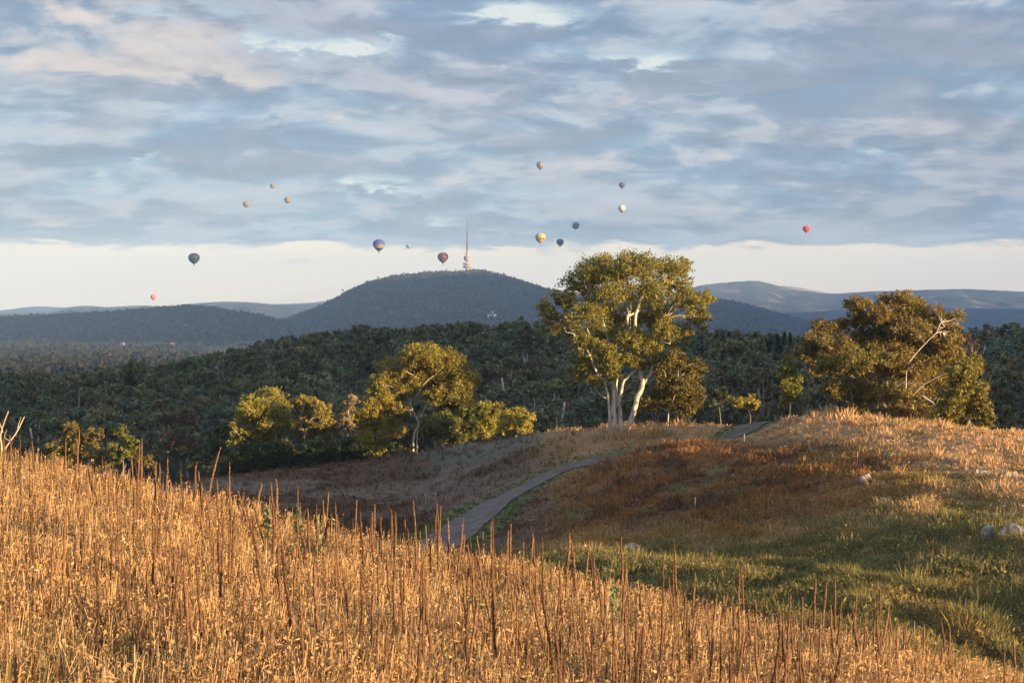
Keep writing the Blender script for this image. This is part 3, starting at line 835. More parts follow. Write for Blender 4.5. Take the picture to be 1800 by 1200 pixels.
for k, (bx, by, dd, lob, lab) in enumerate([
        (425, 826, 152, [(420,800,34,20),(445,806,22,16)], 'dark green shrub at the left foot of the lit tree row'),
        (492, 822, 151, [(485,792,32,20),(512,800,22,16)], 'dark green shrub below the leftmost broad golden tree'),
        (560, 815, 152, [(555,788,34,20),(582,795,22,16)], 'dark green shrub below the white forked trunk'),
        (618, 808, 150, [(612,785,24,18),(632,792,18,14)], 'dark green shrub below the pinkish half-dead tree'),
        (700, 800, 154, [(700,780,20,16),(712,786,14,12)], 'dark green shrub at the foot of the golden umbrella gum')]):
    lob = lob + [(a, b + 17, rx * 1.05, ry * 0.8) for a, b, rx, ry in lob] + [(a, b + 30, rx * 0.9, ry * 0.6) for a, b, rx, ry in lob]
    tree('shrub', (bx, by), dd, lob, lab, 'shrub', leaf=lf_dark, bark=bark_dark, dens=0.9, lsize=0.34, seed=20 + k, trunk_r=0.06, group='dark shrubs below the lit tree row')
# ---- far left group behind the grassy slope
tree('gum_tree', (214, 835), 140, [(214,758,13,11),(229,772,13,9),(204,784,17,12),(220,798,16,12),(200,806,16,12),(236,786,8,8)], 'small bright yellow-green tree behind the left grass slope', leaf=lf_bright, bark=bark_grey, dens=1.0, lsize=0.28, seed=30, trunk_r=0.09)
tree('gum_tree', (145, 840), 143, [(130,756,22,15),(163,766,22,15),(145,786,34,20),(118,800,30,18),(178,802,26,18),(100,790,20,15)], 'brown-leaved round tree left of the bright yellow-green tree', leaf=lf_bronze, bark=bark_dark, dens=0.8, lsize=0.32, seed=31, trunk_r=0.14)
tree('shrub', (252, 838), 136, [(250,808,18,10),(262,815,14,9)], 'low orange-brown shrub right of the bright yellow-green tree', 'shrub', leaf=lf_bronze, bark=bark_dark, dens=0.9, lsize=0.28, seed=32, trunk_r=0.05)
tree('bare_tree', (308, 842), 150, [(286,708,13,14),(298,735,18,18),(325,740,18,20),(345,735,12,16),(310,770,26,20),(335,780,18,18)], 'reddish bare tree with dark stem between yellow-green tree and lit row',
     limbs=[(-0.5,0.12,(305,842),(298,790),(292,750),(286,712)), (-0.5,0.09,(312,842),(322,780),(330,735))], leaf=lf_russet, bark=bark_dark, dens=0.42, lsize=0.3, seed=33, twigs=1.0, lw=0.25)
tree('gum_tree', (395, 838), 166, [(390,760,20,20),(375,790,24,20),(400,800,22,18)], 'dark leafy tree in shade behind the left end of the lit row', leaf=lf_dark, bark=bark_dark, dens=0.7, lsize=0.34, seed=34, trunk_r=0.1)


# dead snag on the near slope at the left edge
def snag():
    d = 33.5
    bp = P(4, 800, d); bp[2] = float(H(bp[0], bp[1]))
    r = thing('dead_tree', bp, 'bleached dead forked tree limb sticking up at the left picture edge', 'dead tree')
    m = MB()
    for pts, rad in (([(2,830),(3,790),(1,765),(8,740),(15,722)], .035), ([(4,795),(18,775),(30,758),(38,742),(43,732)], .03), ([(30,758),(33,745),(37,733)], .014), ([(5,760),(0,745),(-6,728)], .02), ([(18,775),(8,768),(12,755)], .014)):
        p3 = np.array([P(a, b, d) for a, b in pts])
        if pts[0][1] == 830: p3[0, 2] = bp[2] - 0.1
        sp = smooth_path(p3, 4); m.tube(sp, np.linspace(rad * 0.6, rad * 0.28, len(sp)), 7)
    o = m.build('branch', dead_wood, r, True); o.matrix_parent_inverse = Matrix.Translation(-r.location)


snag()


# ------------------------------------------------------------------ conifers on the far right of the valley
def conifer_mesh(g, h, w):
    n = 1500
    t = g.uniform(0, 1, n) ** 0.75; a = g.uniform(0, 2 * math.pi, n)
    lay = np.floor(t * 11) / 11
    rad = w * (1 - t) * (0.62 + 0.38 * (1 - (t - lay) * 11)) * g.uniform(0.25, 1, n) ** 0.5 * (1 + 0.25 * np.sin(a * 3 + t * 9))
    C = np.stack([np.cos(a) * rad, np.sin(a) * rad, 0.08 * h + t * h * 0.94], 1)
    return leaves(C, 0.65, 0.3, 0.5, g)


_cg = np.random.default_rng(77)
conv = []
for i in range(4):
    r = thing('conifer', (0, 0, 0), 'dark conifer in the dense row between the largest gum and the bronze gum', 'tree', 'conifers in a row across the valley')
    h = 1.0
    V, Q = conifer_mesh(_cg, 8.5, 2.1)
    mesh_obj('crown', V, Q, lf_dark, r)
    m = MB(); m.tube([(0, 0, -0.3), (0, 0, 4), (0, 0, 8.2)], [0.22, 0.15, 0.04], 6); m.build('trunk', bark_dark, r, True)
    conv.append(r)
for i, px in enumerate(np.linspace(1256, 1400, 13)):
    d = 345 + 8 * math.sin(i * 2.1)
    p = P(px + _cg.uniform(-3, 3), 600, d); z = float(H(p[0], p[1]))
    top = P(px, 592 + _cg.uniform(-7, 8), d)[2]
    sc = max(0.5, (top - z) / 8.6)
    if i < 4:
        o = conv[i]; o.location = (p[0], p[1], z); o.scale = (sc * 0.9, sc * 0.9, sc); o.rotation_euler.z = i
    else: dup(conv[i % 4], (p[0], p[1], z), i * 1.3, (sc * _cg.uniform(.8, 1.1), sc * _cg.uniform(.8, 1.1), sc))


# ------------------------------------------------------------------ the shaded forest
def forest_variant(g, nleaf, ls):
    """Local geometry of one forest eucalypt about 8 m tall."""
    h = 8.0; nl = g.integers(7, 11)
    wood = MB(); pts = []
    top = np.array([g.normal() * 0.4, g.normal() * 0.4, h * 0.72])
    tr = smooth_path(np.array([(0, 0, -0.4), (g.normal() * 0.2, g.normal() * 0.2, h * 0.3), top]), 3)
    wood.tube(tr, np.linspace(0.2, 0.07, len(tr)), 5)
    for i in range(nl):
        a = g.uniform(0, 2 * math.pi); rr = g.uniform(0.3, 2.3); zz = h * g.uniform(0.38, 0.9) - 0.25 * rr
        if i == 0: rr, zz = 0.3, h * 0.88
        c = np.array([math.cos(a) * rr, math.sin(a) * rr, zz])
        r = np.array([1, 1, 0.62]) * g.uniform(0.9, 1.55)
        p, _ = lobe_points(g, c, r, int(nleaf / nl), 0.4); pts.append(p)
        st = tr[len(tr) // 2]; br = smooth_path(np.array([st, (st + c) / 2 + (0, 0, 0.3), c]), 3)
        wood.tube(br, np.linspace(0.08, 0.025, len(br)), 4, False)
    V, Q = leaves(np.vstack(pts), ls, ls * 0.5, 0.5, g)
    return V, Q, wood


fg = np.random.default_rng(5)
SIL = np.array([(-300,760),(0,790),(300,850),(400,835),(600,815),(740,797),(850,775),(950,757),(1090,745),(1340,735),(1500,728),(1700,752),(1800,768),(2100,800)], float)
cand = []
for d in np.arange(160, 640, 5.2):
    x0, x1 = (-350 - 900) / F * d, (2150 - 900) / F * d
    xs = np.arange(x0, x1, 5.0)
    cand.append(np.stack([xs + fg.uniform(-2.9, 2.9, len(xs)), d + fg.uniform(-3, 3, len(xs))], 1))
cand = np.vstack(cand)
cz = H(cand[:, 0], cand[:, 1])
s_ = fg.uniform(0.58, 1.4, len(cand)); s_ *= np.where(fg.uniform(size=len(cand)) < 0.06, 1.35, 1)
cpx = pix(cand[:, 0], cand[:, 1])
# crest trees stay under the photograph's tree line
LINE = np.array([(-300,650),(0,652),(150,652),(220,640),(240,628),(270,645),(330,630),(420,612),(480,594),(540,590),(600,580),(640,570),(690,578),(740,572),(790,566),(830,563),(870,572),(905,560),(950,566),(1000,572),(1200,582),(1260,578),(1400,592),(1500,590),(1700,578),(1760,570),(1900,568),(2150,566)], float)
ztop_lim = (HZ - np.interp(cpx, LINE[:, 0], LINE[:, 1])) / F * cand[:, 1]
s_ = np.minimum(s_, np.maximum(0.0, (ztop_lim - cz) / 8.0 + fg.uniform(-0.06, 0.1, len(cand))))
# keep clear of the lit trees' own ground
ok = (s_ > 0.42) & ~((cand[:, 1] < 175) & (cpx > 380) & (cpx < 960)) & ~((cand[:, 1] < 165) & (cpx > 960))
ok &= (-sy * cand[:, 0] + sx * cand[:, 1]) > 126
ok &= ~((np.abs(cpx - 1328) < 85) & (np.abs(cand[:, 1] - 345) < 14))
cand, cz, s_, cpx = cand[ok], cz[ok], s_[ok], cpx[ok]
ztop = HZ - (cz + 8 * s_) / cand[:, 1] * F
vis = (ztop < np.interp(cpx, SIL[:, 0], SIL[:, 1]) - 12) & (cpx > -20) & (cpx < 1820)
order = np.argsort(cand[:, 1] / s_)
first = [i for i in order if vis[i]][:270]
fs = set(first)
protos = []
for i in range(8):
    V, Q, wd = forest_variant(fg, 2600, 0.42)
    r = thing('gum_tree', (0, 0, 0), 'shaded dark green forest gum in the woodland behind the hill', 'tree', 'trees of the shaded woodland behind the hill')
    mesh_obj('crown', V, Q, [lf_forest, lf_forest2, lf_forest, lf_forest3][i % 4], r); wd.build('trunk', bark_white if i % 3 == 0 else bark_grey, r, True)
    protos.append(r)
for k, i in enumerate(first):
    loc = (cand[i, 0], cand[i, 1], cz[i]); rz = fg.uniform(0, 6.28); s = float(s_[i])
    sc = (s * float(fg.uniform(.9, 1.15)), s * float(fg.uniform(.9, 1.15)), s)
    if k < 8:
        o = protos[k]; o.location = loc; o.rotation_euler.z = rz; o.scale = sc
    else: dup(protos[k % 8], loc, rz, sc)
low = []
for i in range(8):
    V, Q, wd = forest_variant(fg, 520, 0.85)
    low.append(V)
FV, FT = [], []
for i in range(len(cand)):
    if i in fs: continue
    V = low[i % 8]
    if cand[i, 1] > 420: V = V.reshape(-1, 4, 3)[::2].reshape(-1, 3)
    a = fg.uniform(0, 6.28); ca, sa = math.cos(a), math.sin(a); s = s_[i]
    W = np.stack([V[:, 0] * ca - V[:, 1] * sa, V[:, 0] * sa + V[:, 1] * ca, V[:, 2]], 1) * s + (cand[i, 0], cand[i, 1], cz[i])
    FV.append(W); 
    t = np.array([(0.14, 0.15, 0.068), (0.18, 0.19, 0.09), (0.21, 0.185, 0.09), (0.15, 0.18, 0.10)])[fg.integers(0, 4)] * fg.uniform(0.75, 1.3)
    FT.append(np.broadcast_to(t, W.shape))
FV = np.vstack(FV)
tag(mesh_obj('woodland', FV, np.arange(len(FV)).reshape(-1, 4), attr_mat('woodland_leaves', trans=0.25, var=0.35), attrs={'tint': np.vstack(FT)}),
    'dark woodland canopy stretching over the low ridge behind the hill', 'woodland', kind='stuff')


# trees on the mountain and the foothill, too many and too small to count
def far_wood(name, M, n, size, label, seed, zmin=-70):
    g = np.random.default_rng(seed); x, y, z = M
    nr, nk = x.shape
    i = (g.uniform(0, 1, n) * (nr * 0.70)).astype(int); j = g.integers(0, nk - 1, n)
    top = g.uniform(size=n) < 0.22
    i = np.where(top, int(nr * 0.66) - g.integers(-3, 6, n), i); i = np.clip(i, 0, nr - 2)
    fi, fj = g.uniform(size=n), g.uniform(size=n)
    def bl(A): return (A[i, j] * (1 - fi) * (1 - fj) + A[i + 1, j] * fi * (1 - fj) + A[i, j + 1] * (1 - fi) * fj + A[i + 1, j + 1] * fi * fj)
    c = np.stack([bl(x), bl(y), bl(z)], 1); c = c[c[:, 2] > zmin]
    n = len(c); s = size * g.uniform(0.6, 1.25, n)
    k = 7
    off = g.normal(size=(n, k, 3)) * np.array([0.34, 0.34, 0.26]) * s[:, None, None]; off[:, :, 2] += 0.42 * s[:, None]
    C = (c[:, None] + off).reshape(-1, 3)
    V, Q = leaves(C, size * 0.55, size * 0.42, 0.1, g)
    t = np.array([(0.030, 0.036, 0.019), (0.046, 0.048, 0.026), (0.062, 0.056, 0.032)])[g.integers(0, 3, n)] * g.uniform(0.8, 1.2, (n, 1))
    T = np.repeat(np.repeat(t, k, 0), 4, 0)
    tag(mesh_obj(name, V, Q, attr_mat(name + '_leaves', trans=0.15, var=0.3), attrs={'tint': T}), label, 'woodland', kind='stuff')


far_wood('mountain_woodland', MT, 26000, 13.0, 'blue-dark woodland covering the mountain with the tower', 3)
far_wood('foothill_woodland', FH, 12000, 11.0, 'blue-dark woodland covering the low hill at the left', 4, -55)


def valley_wood():
    g = np.random.default_rng(12)
    n = 9000
    px = g.uniform(-250, 2050, n); d = np.exp(g.uniform(math.log(700), math.log(3300), n))
    x = (px - 900) / F * d
    f2 = fbm(x * 0.0045, d * 0.0022, 61); keep = (f2 < 0.55) | (g.uniform(size=n) < 0.12)
    x, d = x[keep], d[keep]; z = H(x, d); n = len(x); k = 9
    s = g.uniform(6, 11, n)
    off = g.normal(size=(n, k, 3)) * np.array([0.36, 0.36, 0.24]) * s[:, None, None]; off[:, :, 2] += 0.42 * s[:, None]
    C = (np.stack([x, d, z], 1)[:, None] + off).reshape(-1, 3)
    V, Q = leaves(C, 4.2, 3.2, 0.1, g)
    t = np.array([(0.022, 0.028, 0.016), (0.032, 0.036, 0.021), (0.045, 0.041, 0.025)])[g.integers(0, 3, n)]
    tag(mesh_obj('valley_woodland', V, Q, attr_mat('valley_leaves', trans=0.15, var=0.3), attrs={'tint': np.repeat(np.repeat(t, k, 0), 4, 0)}),
        'scattered dark trees between the pale paddocks of the valley', 'woodland', kind='stuff')


valley_wood()


# ------------------------------------------------------------------ grass and herbs of the middle hill
def blades(C, h, spread, nb, g, wid=0.02, curl=0.35, sz=None):
    """Bent two-segment blades: nb per clump. Returns quads and per-vertex clump index."""
    n = len(C)
    a = g.uniform(0, 2 * math.pi, (n, nb)); lean = g.uniform(0.05, 1.0, (n, nb)) * spread[:, None]
    hh = h[:, None] * g.uniform(0.55, 1.1, (n, nb))
    root = C[:, None] + np.stack([np.cos(a) * lean * 0.35, np.sin(a) * lean * 0.35, np.zeros_like(a)], -1)
    tip = C[:, None] + np.stack([np.cos(a) * lean, np.sin(a) * lean, hh], -1)
    midp = root * 0.5 + tip * 0.5 + np.stack([np.zeros_like(a), np.zeros_like(a), hh * 0.16 * curl * 2], -1)
    b = g.uniform(0, math.pi, (n, nb)); side = np.stack([np.cos(b), np.sin(b), np.zeros_like(b)], -1) * (wid * g.uniform(0.6, 1.4, (n, nb)))[..., None]
    if sz is not None: side = side * sz[:, None, None]
    V = np.stack([root - side, root + side, midp + side * 0.9, midp - side * 0.9, tip + side * 0.25, tip - side * 0.25], 2)
    V = V.reshape(-1, 3); k = np.arange(n * nb)[:, None] * 6
    Q = np.vstack([k + np.array([0, 1, 2, 3]), k + np.array([3, 2, 4, 5])])
    return V, Q, np.repeat(np.arange(n), nb * 6)


def tufts(C, h, spread, nb, g, ls, wdt):
    """Leafy herb clumps: nb small curled leaves scattered through a dome."""
    n = len(C)
    u = g.normal(size=(n, nb, 3)); u /= np.linalg.norm(u, axis=2, keepdims=True); u[:, :, 2] = np.abs(u[:, :, 2])
    rr = g.uniform(0.25, 1, (n, nb, 1)) ** 0.5
    P3 = C[:, None] + u * rr * np.stack([spread, spread, h], 1)[:, None]
    V, Q = leaves(P3.reshape(-1, 3), ls, wdt, -0.3, g)
    return V, Q, np.repeat(np.arange(n), nb * 4)


def mid_points(g, n, d0, d1, px0=-80, px1=1880, pw=1.0):
    px = g.uniform(px0, px1, n)
    # even over the picture rather than the plan
    u = g.uniform(size=n); d = 1 / (1 / d0 + u ** pw * (1 / d1 - 1 / d0))
    x = (px - 900) / F * d; return x, d, px


def midfield():
    g = np.random.default_rng(31)
    x, y, px = mid_points(g, 130000, 26, 175, -150, 1980)
    wide = mid_points(g, 6000, 30, 150, 1900, 2500)
    x = np.concatenate([x, wide[0]]); y = np.concatenate([y, wide[1]]); px = pix(x, y)
    pd, sd = path_dist(x, y)
    q = 0.51 * x + 0.86 * y
    n1 = fbm(x * 0.35, y * 0.2, 91); n2 = fbm(x * 0.12, y * 0.08, 92)
    keep = (pd > 1.15 + 0.5 * fbm(x * 1.3, y * 1.3, 95, 2)) & (q > 26.5) & (y < np.interp(px, [-200, 400, 700, 950, 1100, 1340, 1500, 1800, 2500], [160, 158, 165, 150, 135, 132, 130, 110, 120]))
    n3 = fbm(x * 0.95, y * 0.6, 94, 3)
    keep &= (g.uniform(size=len(x)) < 0.36 + 1.2 * sstep(n3 * 0.65 + n1 * 0.35, 0.38, 0.60))
    x, y, px, pd, sd, n1, n2, n3 = (a[keep] for a in (x, y, px, pd, sd, n1, n2, n3))
    z = H(x, y)
    col = land_colour(x, y) * g.uniform(0.75, 1.3, (len(x), 1))
    C = np.stack([x, y, z - 0.03], 1)
    green = col[:, 1] > col[:, 0] * 1.02
    verge = (pd < 3.1)
    h = 0.16 + 0.62 * g.uniform(size=len(x)) * sstep(n3 * 0.6 + n1 * 0.4, 0.3, 0.75)
    # tall dry growth on the crest by the path and the big gum
    tall = np.exp(-(((px - 1230) / 170) ** 2 + ((y - 116) / 8.0) ** 2)) + 0.8 * np.exp(-(((px - 1040) / 60) ** 2 + ((y - 119) / 5.0) ** 2)) + 0.5 * np.exp(-(((px - 1500) / 180) ** 2 + ((y - 106) / 5.0) ** 2))
    h = h * (1 + 1.0 * np.clip(tall, 0, 1) * sstep(pd, 2.2, 4)) * np.where(pd < 5, 0.8, 1) * (1 - 0.62 * np.exp(-(((px - 1320) / 62) ** 2)) * (y > 92) * (y < 121))
    h = np.where(green, h * 0.32, h); h = np.where(verge, 0.10 + 0.08 * g.uniform(size=len(x)), h)
    col = np.where((verge & (g.uniform(size=len(x)) < 0.75))[:, None], LUSH * g.uniform(0.7, 1.3, (len(x), 1)), col)
    spread = h * g.uniform(0.55, 1.0, len(x)) + 0.08
    wid = 0.010
    gr = g.uniform(size=len(x)) < 0.45
    V1, Q1, i1 = blades(C[gr], h[gr], spread[gr], 9, g, 0.013, sz=np.clip(y[gr] / 45, 0.8, 2.6))
    V2, Q2, i2 = tufts(C[~gr], h[~gr] * 0.9, spread[~gr] * 1.15, 16, g, 0.12, 0.05)
    c1 = np.clip(col[gr] * 1.1, 0, 0.7); c2 = col[~gr]
    V = np.vstack([V1, V2]); Q = np.vstack([Q1, Q2 + len(V1)]); T = np.vstack([c1[i1], c2[i2]])
    tag(mesh_obj('dry_grass', V, Q, attr_mat('hill_grass', trans=0.35, var=0.45), attrs={'tint': T}),
        'rust, straw and green tufts covering the middle hill on both sides of the path', 'grass', kind='stuff')


midfield()


# ------------------------------------------------------------------ golden thicket of the near slope
def near_crest_py(px):
    return np.interp(px, [-300, 0, 300, 600, 900, 1200, 1500, 1800, 2100], [700, 792, 866, 945, 1005, 1060, 1130, 1195, 1260])


def thicket():
    g = np.random.default_rng(41)
    protos = []
    for k in range(16):
        V, Q, off = [], [], 0
        # thin upright stems
        ns = 11
        h = g.uniform(0.38, 0.72, ns); a = g.uniform(0, 6.28, ns); r = g.uniform(0, 0.12, ns)
        lean = g.normal(size=(ns, 2)) * 0.11
        root = np.stack([np.cos(a) * r, np.sin(a) * r, np.full(ns, -0.05)], 1); tip = root + np.column_stack([lean, h])
        b = g.uniform(0, 3.14, ns); sd = np.stack([np.cos(b), np.sin(b), np.zeros(ns)], 1) * 0.006
        S = np.stack([root - sd, root + sd, tip + sd * 0.5, tip - sd * 0.5], 1).reshape(-1, 3)
        # curled dry leaves and seed heads along the stems
        nl = 100
        si = g.integers(0, ns, nl); t = g.uniform(0.18, 1.0, nl) ** 0.8
        c = root[si] + (tip - root)[si] * t[:, None] + g.normal(size=(nl, 3)) * np.array([0.075, 0.075, 0.03])
        L1, _ = leaves(c[:46], 0.058, 0.010, 0.1, g); L2, _ = leaves(c[46:], 0.024, 0.016, 0.0, g)
        protos.append(np.vstack([S, L1, L2]))
    n = 17000
    px = np.concatenate([g.uniform(-120, 1920, n), g.uniform(-500, 2400, 2500)])
    py0 = near_crest_py(px) - 12
    py = np.concatenate([g.uniform(0, 1, len(px))]) ** 0.9
    row = py0 + py * (1290 - py0)
    k = (row - HZ) / F; u = (px - 900) / F
    d = 3.02 / np.maximum(k - 0.157 * u - 0.053, 0.06)
    # a belt past the crest too
    ex = g.uniform(size=len(px)) < 0.16
    d = np.where(ex, d + g.uniform(0, 6, len(px)) * (py < 0.25), d)
    d = np.clip(d, 8.5, 42)
    x = u * d; y = d
    n1 = fbm(x * 0.55, y * 0.45, 101); n2 = fbm(x * 1.6, y * 1.6, 102)
    keep = g.uniform(size=len(x)) < 0.22 + 1.35 * sstep(n1 * 0.6 + n2 * 0.4, 0.36, 0.58)
    x, y, n1, n2 = x[keep], y[keep], n1[keep], n2[keep]
    z = H(x, y)
    gold = np.array((0.59, 0.375, 0.17)); tan = np.array((0.46, 0.268, 0.115)); brn = np.array((0.20, 0.105, 0.045)); olv = np.array((0.15, 0.135, 0.045))
    VV, TT = [], []
    pick = g.integers(0, 16, len(x)); sc = g.uniform(0.75, 1.25, len(x)) * (0.85 + 0.5 * n1); ro = g.uniform(0, 6.28, len(x))
    mixv = g.uniform(size=len(x))
    for i in range(len(x)):
        V = protos[pick[i]] * sc[i]; ca, sa = math.cos(ro[i]), math.sin(ro[i])
        VV.append(np.stack([V[:, 0] * ca - V[:, 1] * sa + x[i], V[:, 0] * sa + V[:, 1] * ca + y[i], V[:, 2] + z[i]], 1))
        t = gold * (1 - n2[i]) + tan * n2[i]
        if mixv[i] < 0.16: t = brn
        elif mixv[i] > 0.965 or (n1[i] < 0.36 and mixv[i] > 0.7): t = olv
        TT.append(np.broadcast_to(t, V.shape))
    k = g.choice(len(x), 8500)
    bx, by = x[k] + g.normal(size=8500) * 0.1, y[k] + g.normal(size=8500) * 0.1
    bz = H(bx, by)
    Bv, Bq, bi = blades(np.stack([bx, by, bz - 0.03], 1), g.uniform(0.45, 0.95, 8500), g.uniform(0.15, 0.5, 8500), 7, g, 0.0045)
    bq = Bv[Bq].reshape(-1, 3)          # one vertex set per face, like the rest
    VV.append(bq); tc = np.array([(0.58, 0.40, 0.20), (0.45, 0.29, 0.13), (0.66, 0.50, 0.28)])[g.integers(0, 3, 8500)]
    TT.append(np.repeat(np.concatenate([tc[bi[Bq[:, 0]]]]), 4, 0))
    VV = np.vstack(VV)
    tag(mesh_obj('dry_grass', VV, np.arange(len(VV)).reshape(-1, 4), attr_mat('thicket', trans=0.35, var=0.5, rough=0.7), attrs={'tint': np.vstack(TT)}),
        'golden dry weeds and grass in full sun covering the near slope', 'grass', kind='stuff')


thicket()

# ------------------------------------------------------------------ mullein stalks
spike_mat = noise_mat('seed_spike', (0.095, 0.048, 0.024), (0.185, 0.098, 0.050), 26.0, 0.9, 0.8, (1, 1, 0.5), c3=(0.34, 0.20, 0.11), objvar=0.8)
stem_mat = noise_mat('dry_stem', (0.20, 0.11, 0.055), (0.32, 0.19, 0.10), 12.0, 0.85, 0.3, (1, 1, 0.2))
dleaf_mat = noise_mat('withered_leaf', (0.30, 0.18, 0.08), (0.46, 0.29, 0.14), 14.0, 0.85)


def stalk_proto(g, bend, label, group):
    """1.5 m tall dead mullein: bare stem, rough seed spike, withered leaves."""
    r = thing('mullein_stalk', (0, 0, 0), label, 'plant', group)
    Hh = 1.5
    zz = np.linspace(0, Hh, 22)
    wx = np.cumsum(g.normal(size=22)) * 0.006 + bend * (zz / Hh) ** 2.2; wy = np.cumsum(g.normal(size=22)) * 0.006
    line = np.stack([wx - wx[0], wy - wy[0], zz], 1)
    k0 = g.integers(6, 10)
    m = MB(); m.tube(np.vstack([[0, 0, -0.15], line[:k0 + 1]]), np.linspace(0.016, 0.013, k0 + 2), 6)
    m.build('stem', stem_mat, r, True)
    sp = smooth_path(line[k0:], 3); n = len(sp); t = np.linspace(0, 1, n)
    rad = (0.0175 + 0.006 * np.sin(np.clip(t * 1.05, 0, 1) * math.pi) ** 0.5) * (1 - 0.45 * t ** 14) * (1 + 0.16 * np.sin(t * 90 + g.uniform(0, 6)) + 0.12 * g.normal(size=n))
    m = MB(); m.tube(sp, np.maximum(rad, 0.006), 8)
    # seed capsules standing off the spike
    nc = 95; i = g.integers(0, n, nc); a = g.uniform(0, 6.28, nc)
    c = sp[i] + np.stack([np.cos(a), np.sin(a), np.zeros(nc)], 1) * (rad[i] * 1.05)[:, None]
    V, Q = leaves(c, 0.022, 0.015, -0.4, g); m.add(V, Q)
    m.build('seed_spike', spike_mat, r)
    c = []
    for q in range(g.integers(6, 10)):
        p = line[g.integers(1, k0 + 3)]; a = g.uniform(0, 6.28)
        c.append(p + np.array([math.cos(a), math.sin(a), -0.3]) * 0.05)
    V, Q = leaves(np.array(c), 0.15, 0.05, 0.8, g); mesh_obj('withered_leaf', V, Q, dleaf_mat, r)
    return r


TOPS = [(38,762),(21,764),(113,770),(128,755),(142,763),(91,791),(179,801),(187,816),(243,815),(256,801),(272,813),(279,813),(324,828),(337,811),(357,847),
        (382,843),(399,845),(406,812),(438,845),(445,874),(460,876),(164,812),(207,833),(482,847),(485,847),(525,853),(550,888),(558,887),(567,890),(577,898),(593,882),
        (635,895),(655,883),(648,907),(668,907),(685,898),(689,898),(697,893),(713,942),(725,927),(735,945),(752,938),(768,897),(789,910),(798,920),(806,908),(869,910),(883,947),
        (913,977),(945,935),(958,945),(938,960),(992,933),(1043,975),(1048,973),(1107,977),(1125,1033),(1192,990),(1185,1013),(1177,1030),(1068,1013),(1207,1027),(1215,1005),
        (1237,1047),(1243,1060),(1422,1065),(1465,1072),(1473,1063),(1495,1090),(1517,1090),(1525,1090),(1558,1108),(1573,1113),(1593,1090),(1625,1110),(1643,1127),(1678,1135),
        (1685,1147),(1373,1077),(1400,1073),(1437,1078),(61,775),(5,770),(235,832),(300,845),(617,915),(626,918),(831,962),(850,975),(972,985),(1010,990),(1290,1062),(1320,1075)]
BIG = [(880,945,1150),(990,1020,1170),(740,970,1185),(765,1000,1150),(709,1010,1100),(1000,1010,1165),(1030,1060,1190),(1065,1000,1100),(1305,1062,1180),(1160,1060,1190),(1240,1045,1200),
       (490,925,1090),(515,960,1090),(560,990,1120),(420,1010,1120),(270,880,985),(210,870,950),(380,905,1010),(395,900,1000),(800,1050,1195),(610,1090,1200),(672,1100,1200),(12,1050,1200),(60,900,1010),
       (300,960,1040),(540,1040,1180),(650,1000,1150),(1420,1110,1200),(1385,1120,1200),(1270,1110,1200),(1180,1130,1200),(1110,1130,1200),(930,1130,1200),(840,1140,1200),(1465,1140,1200)]


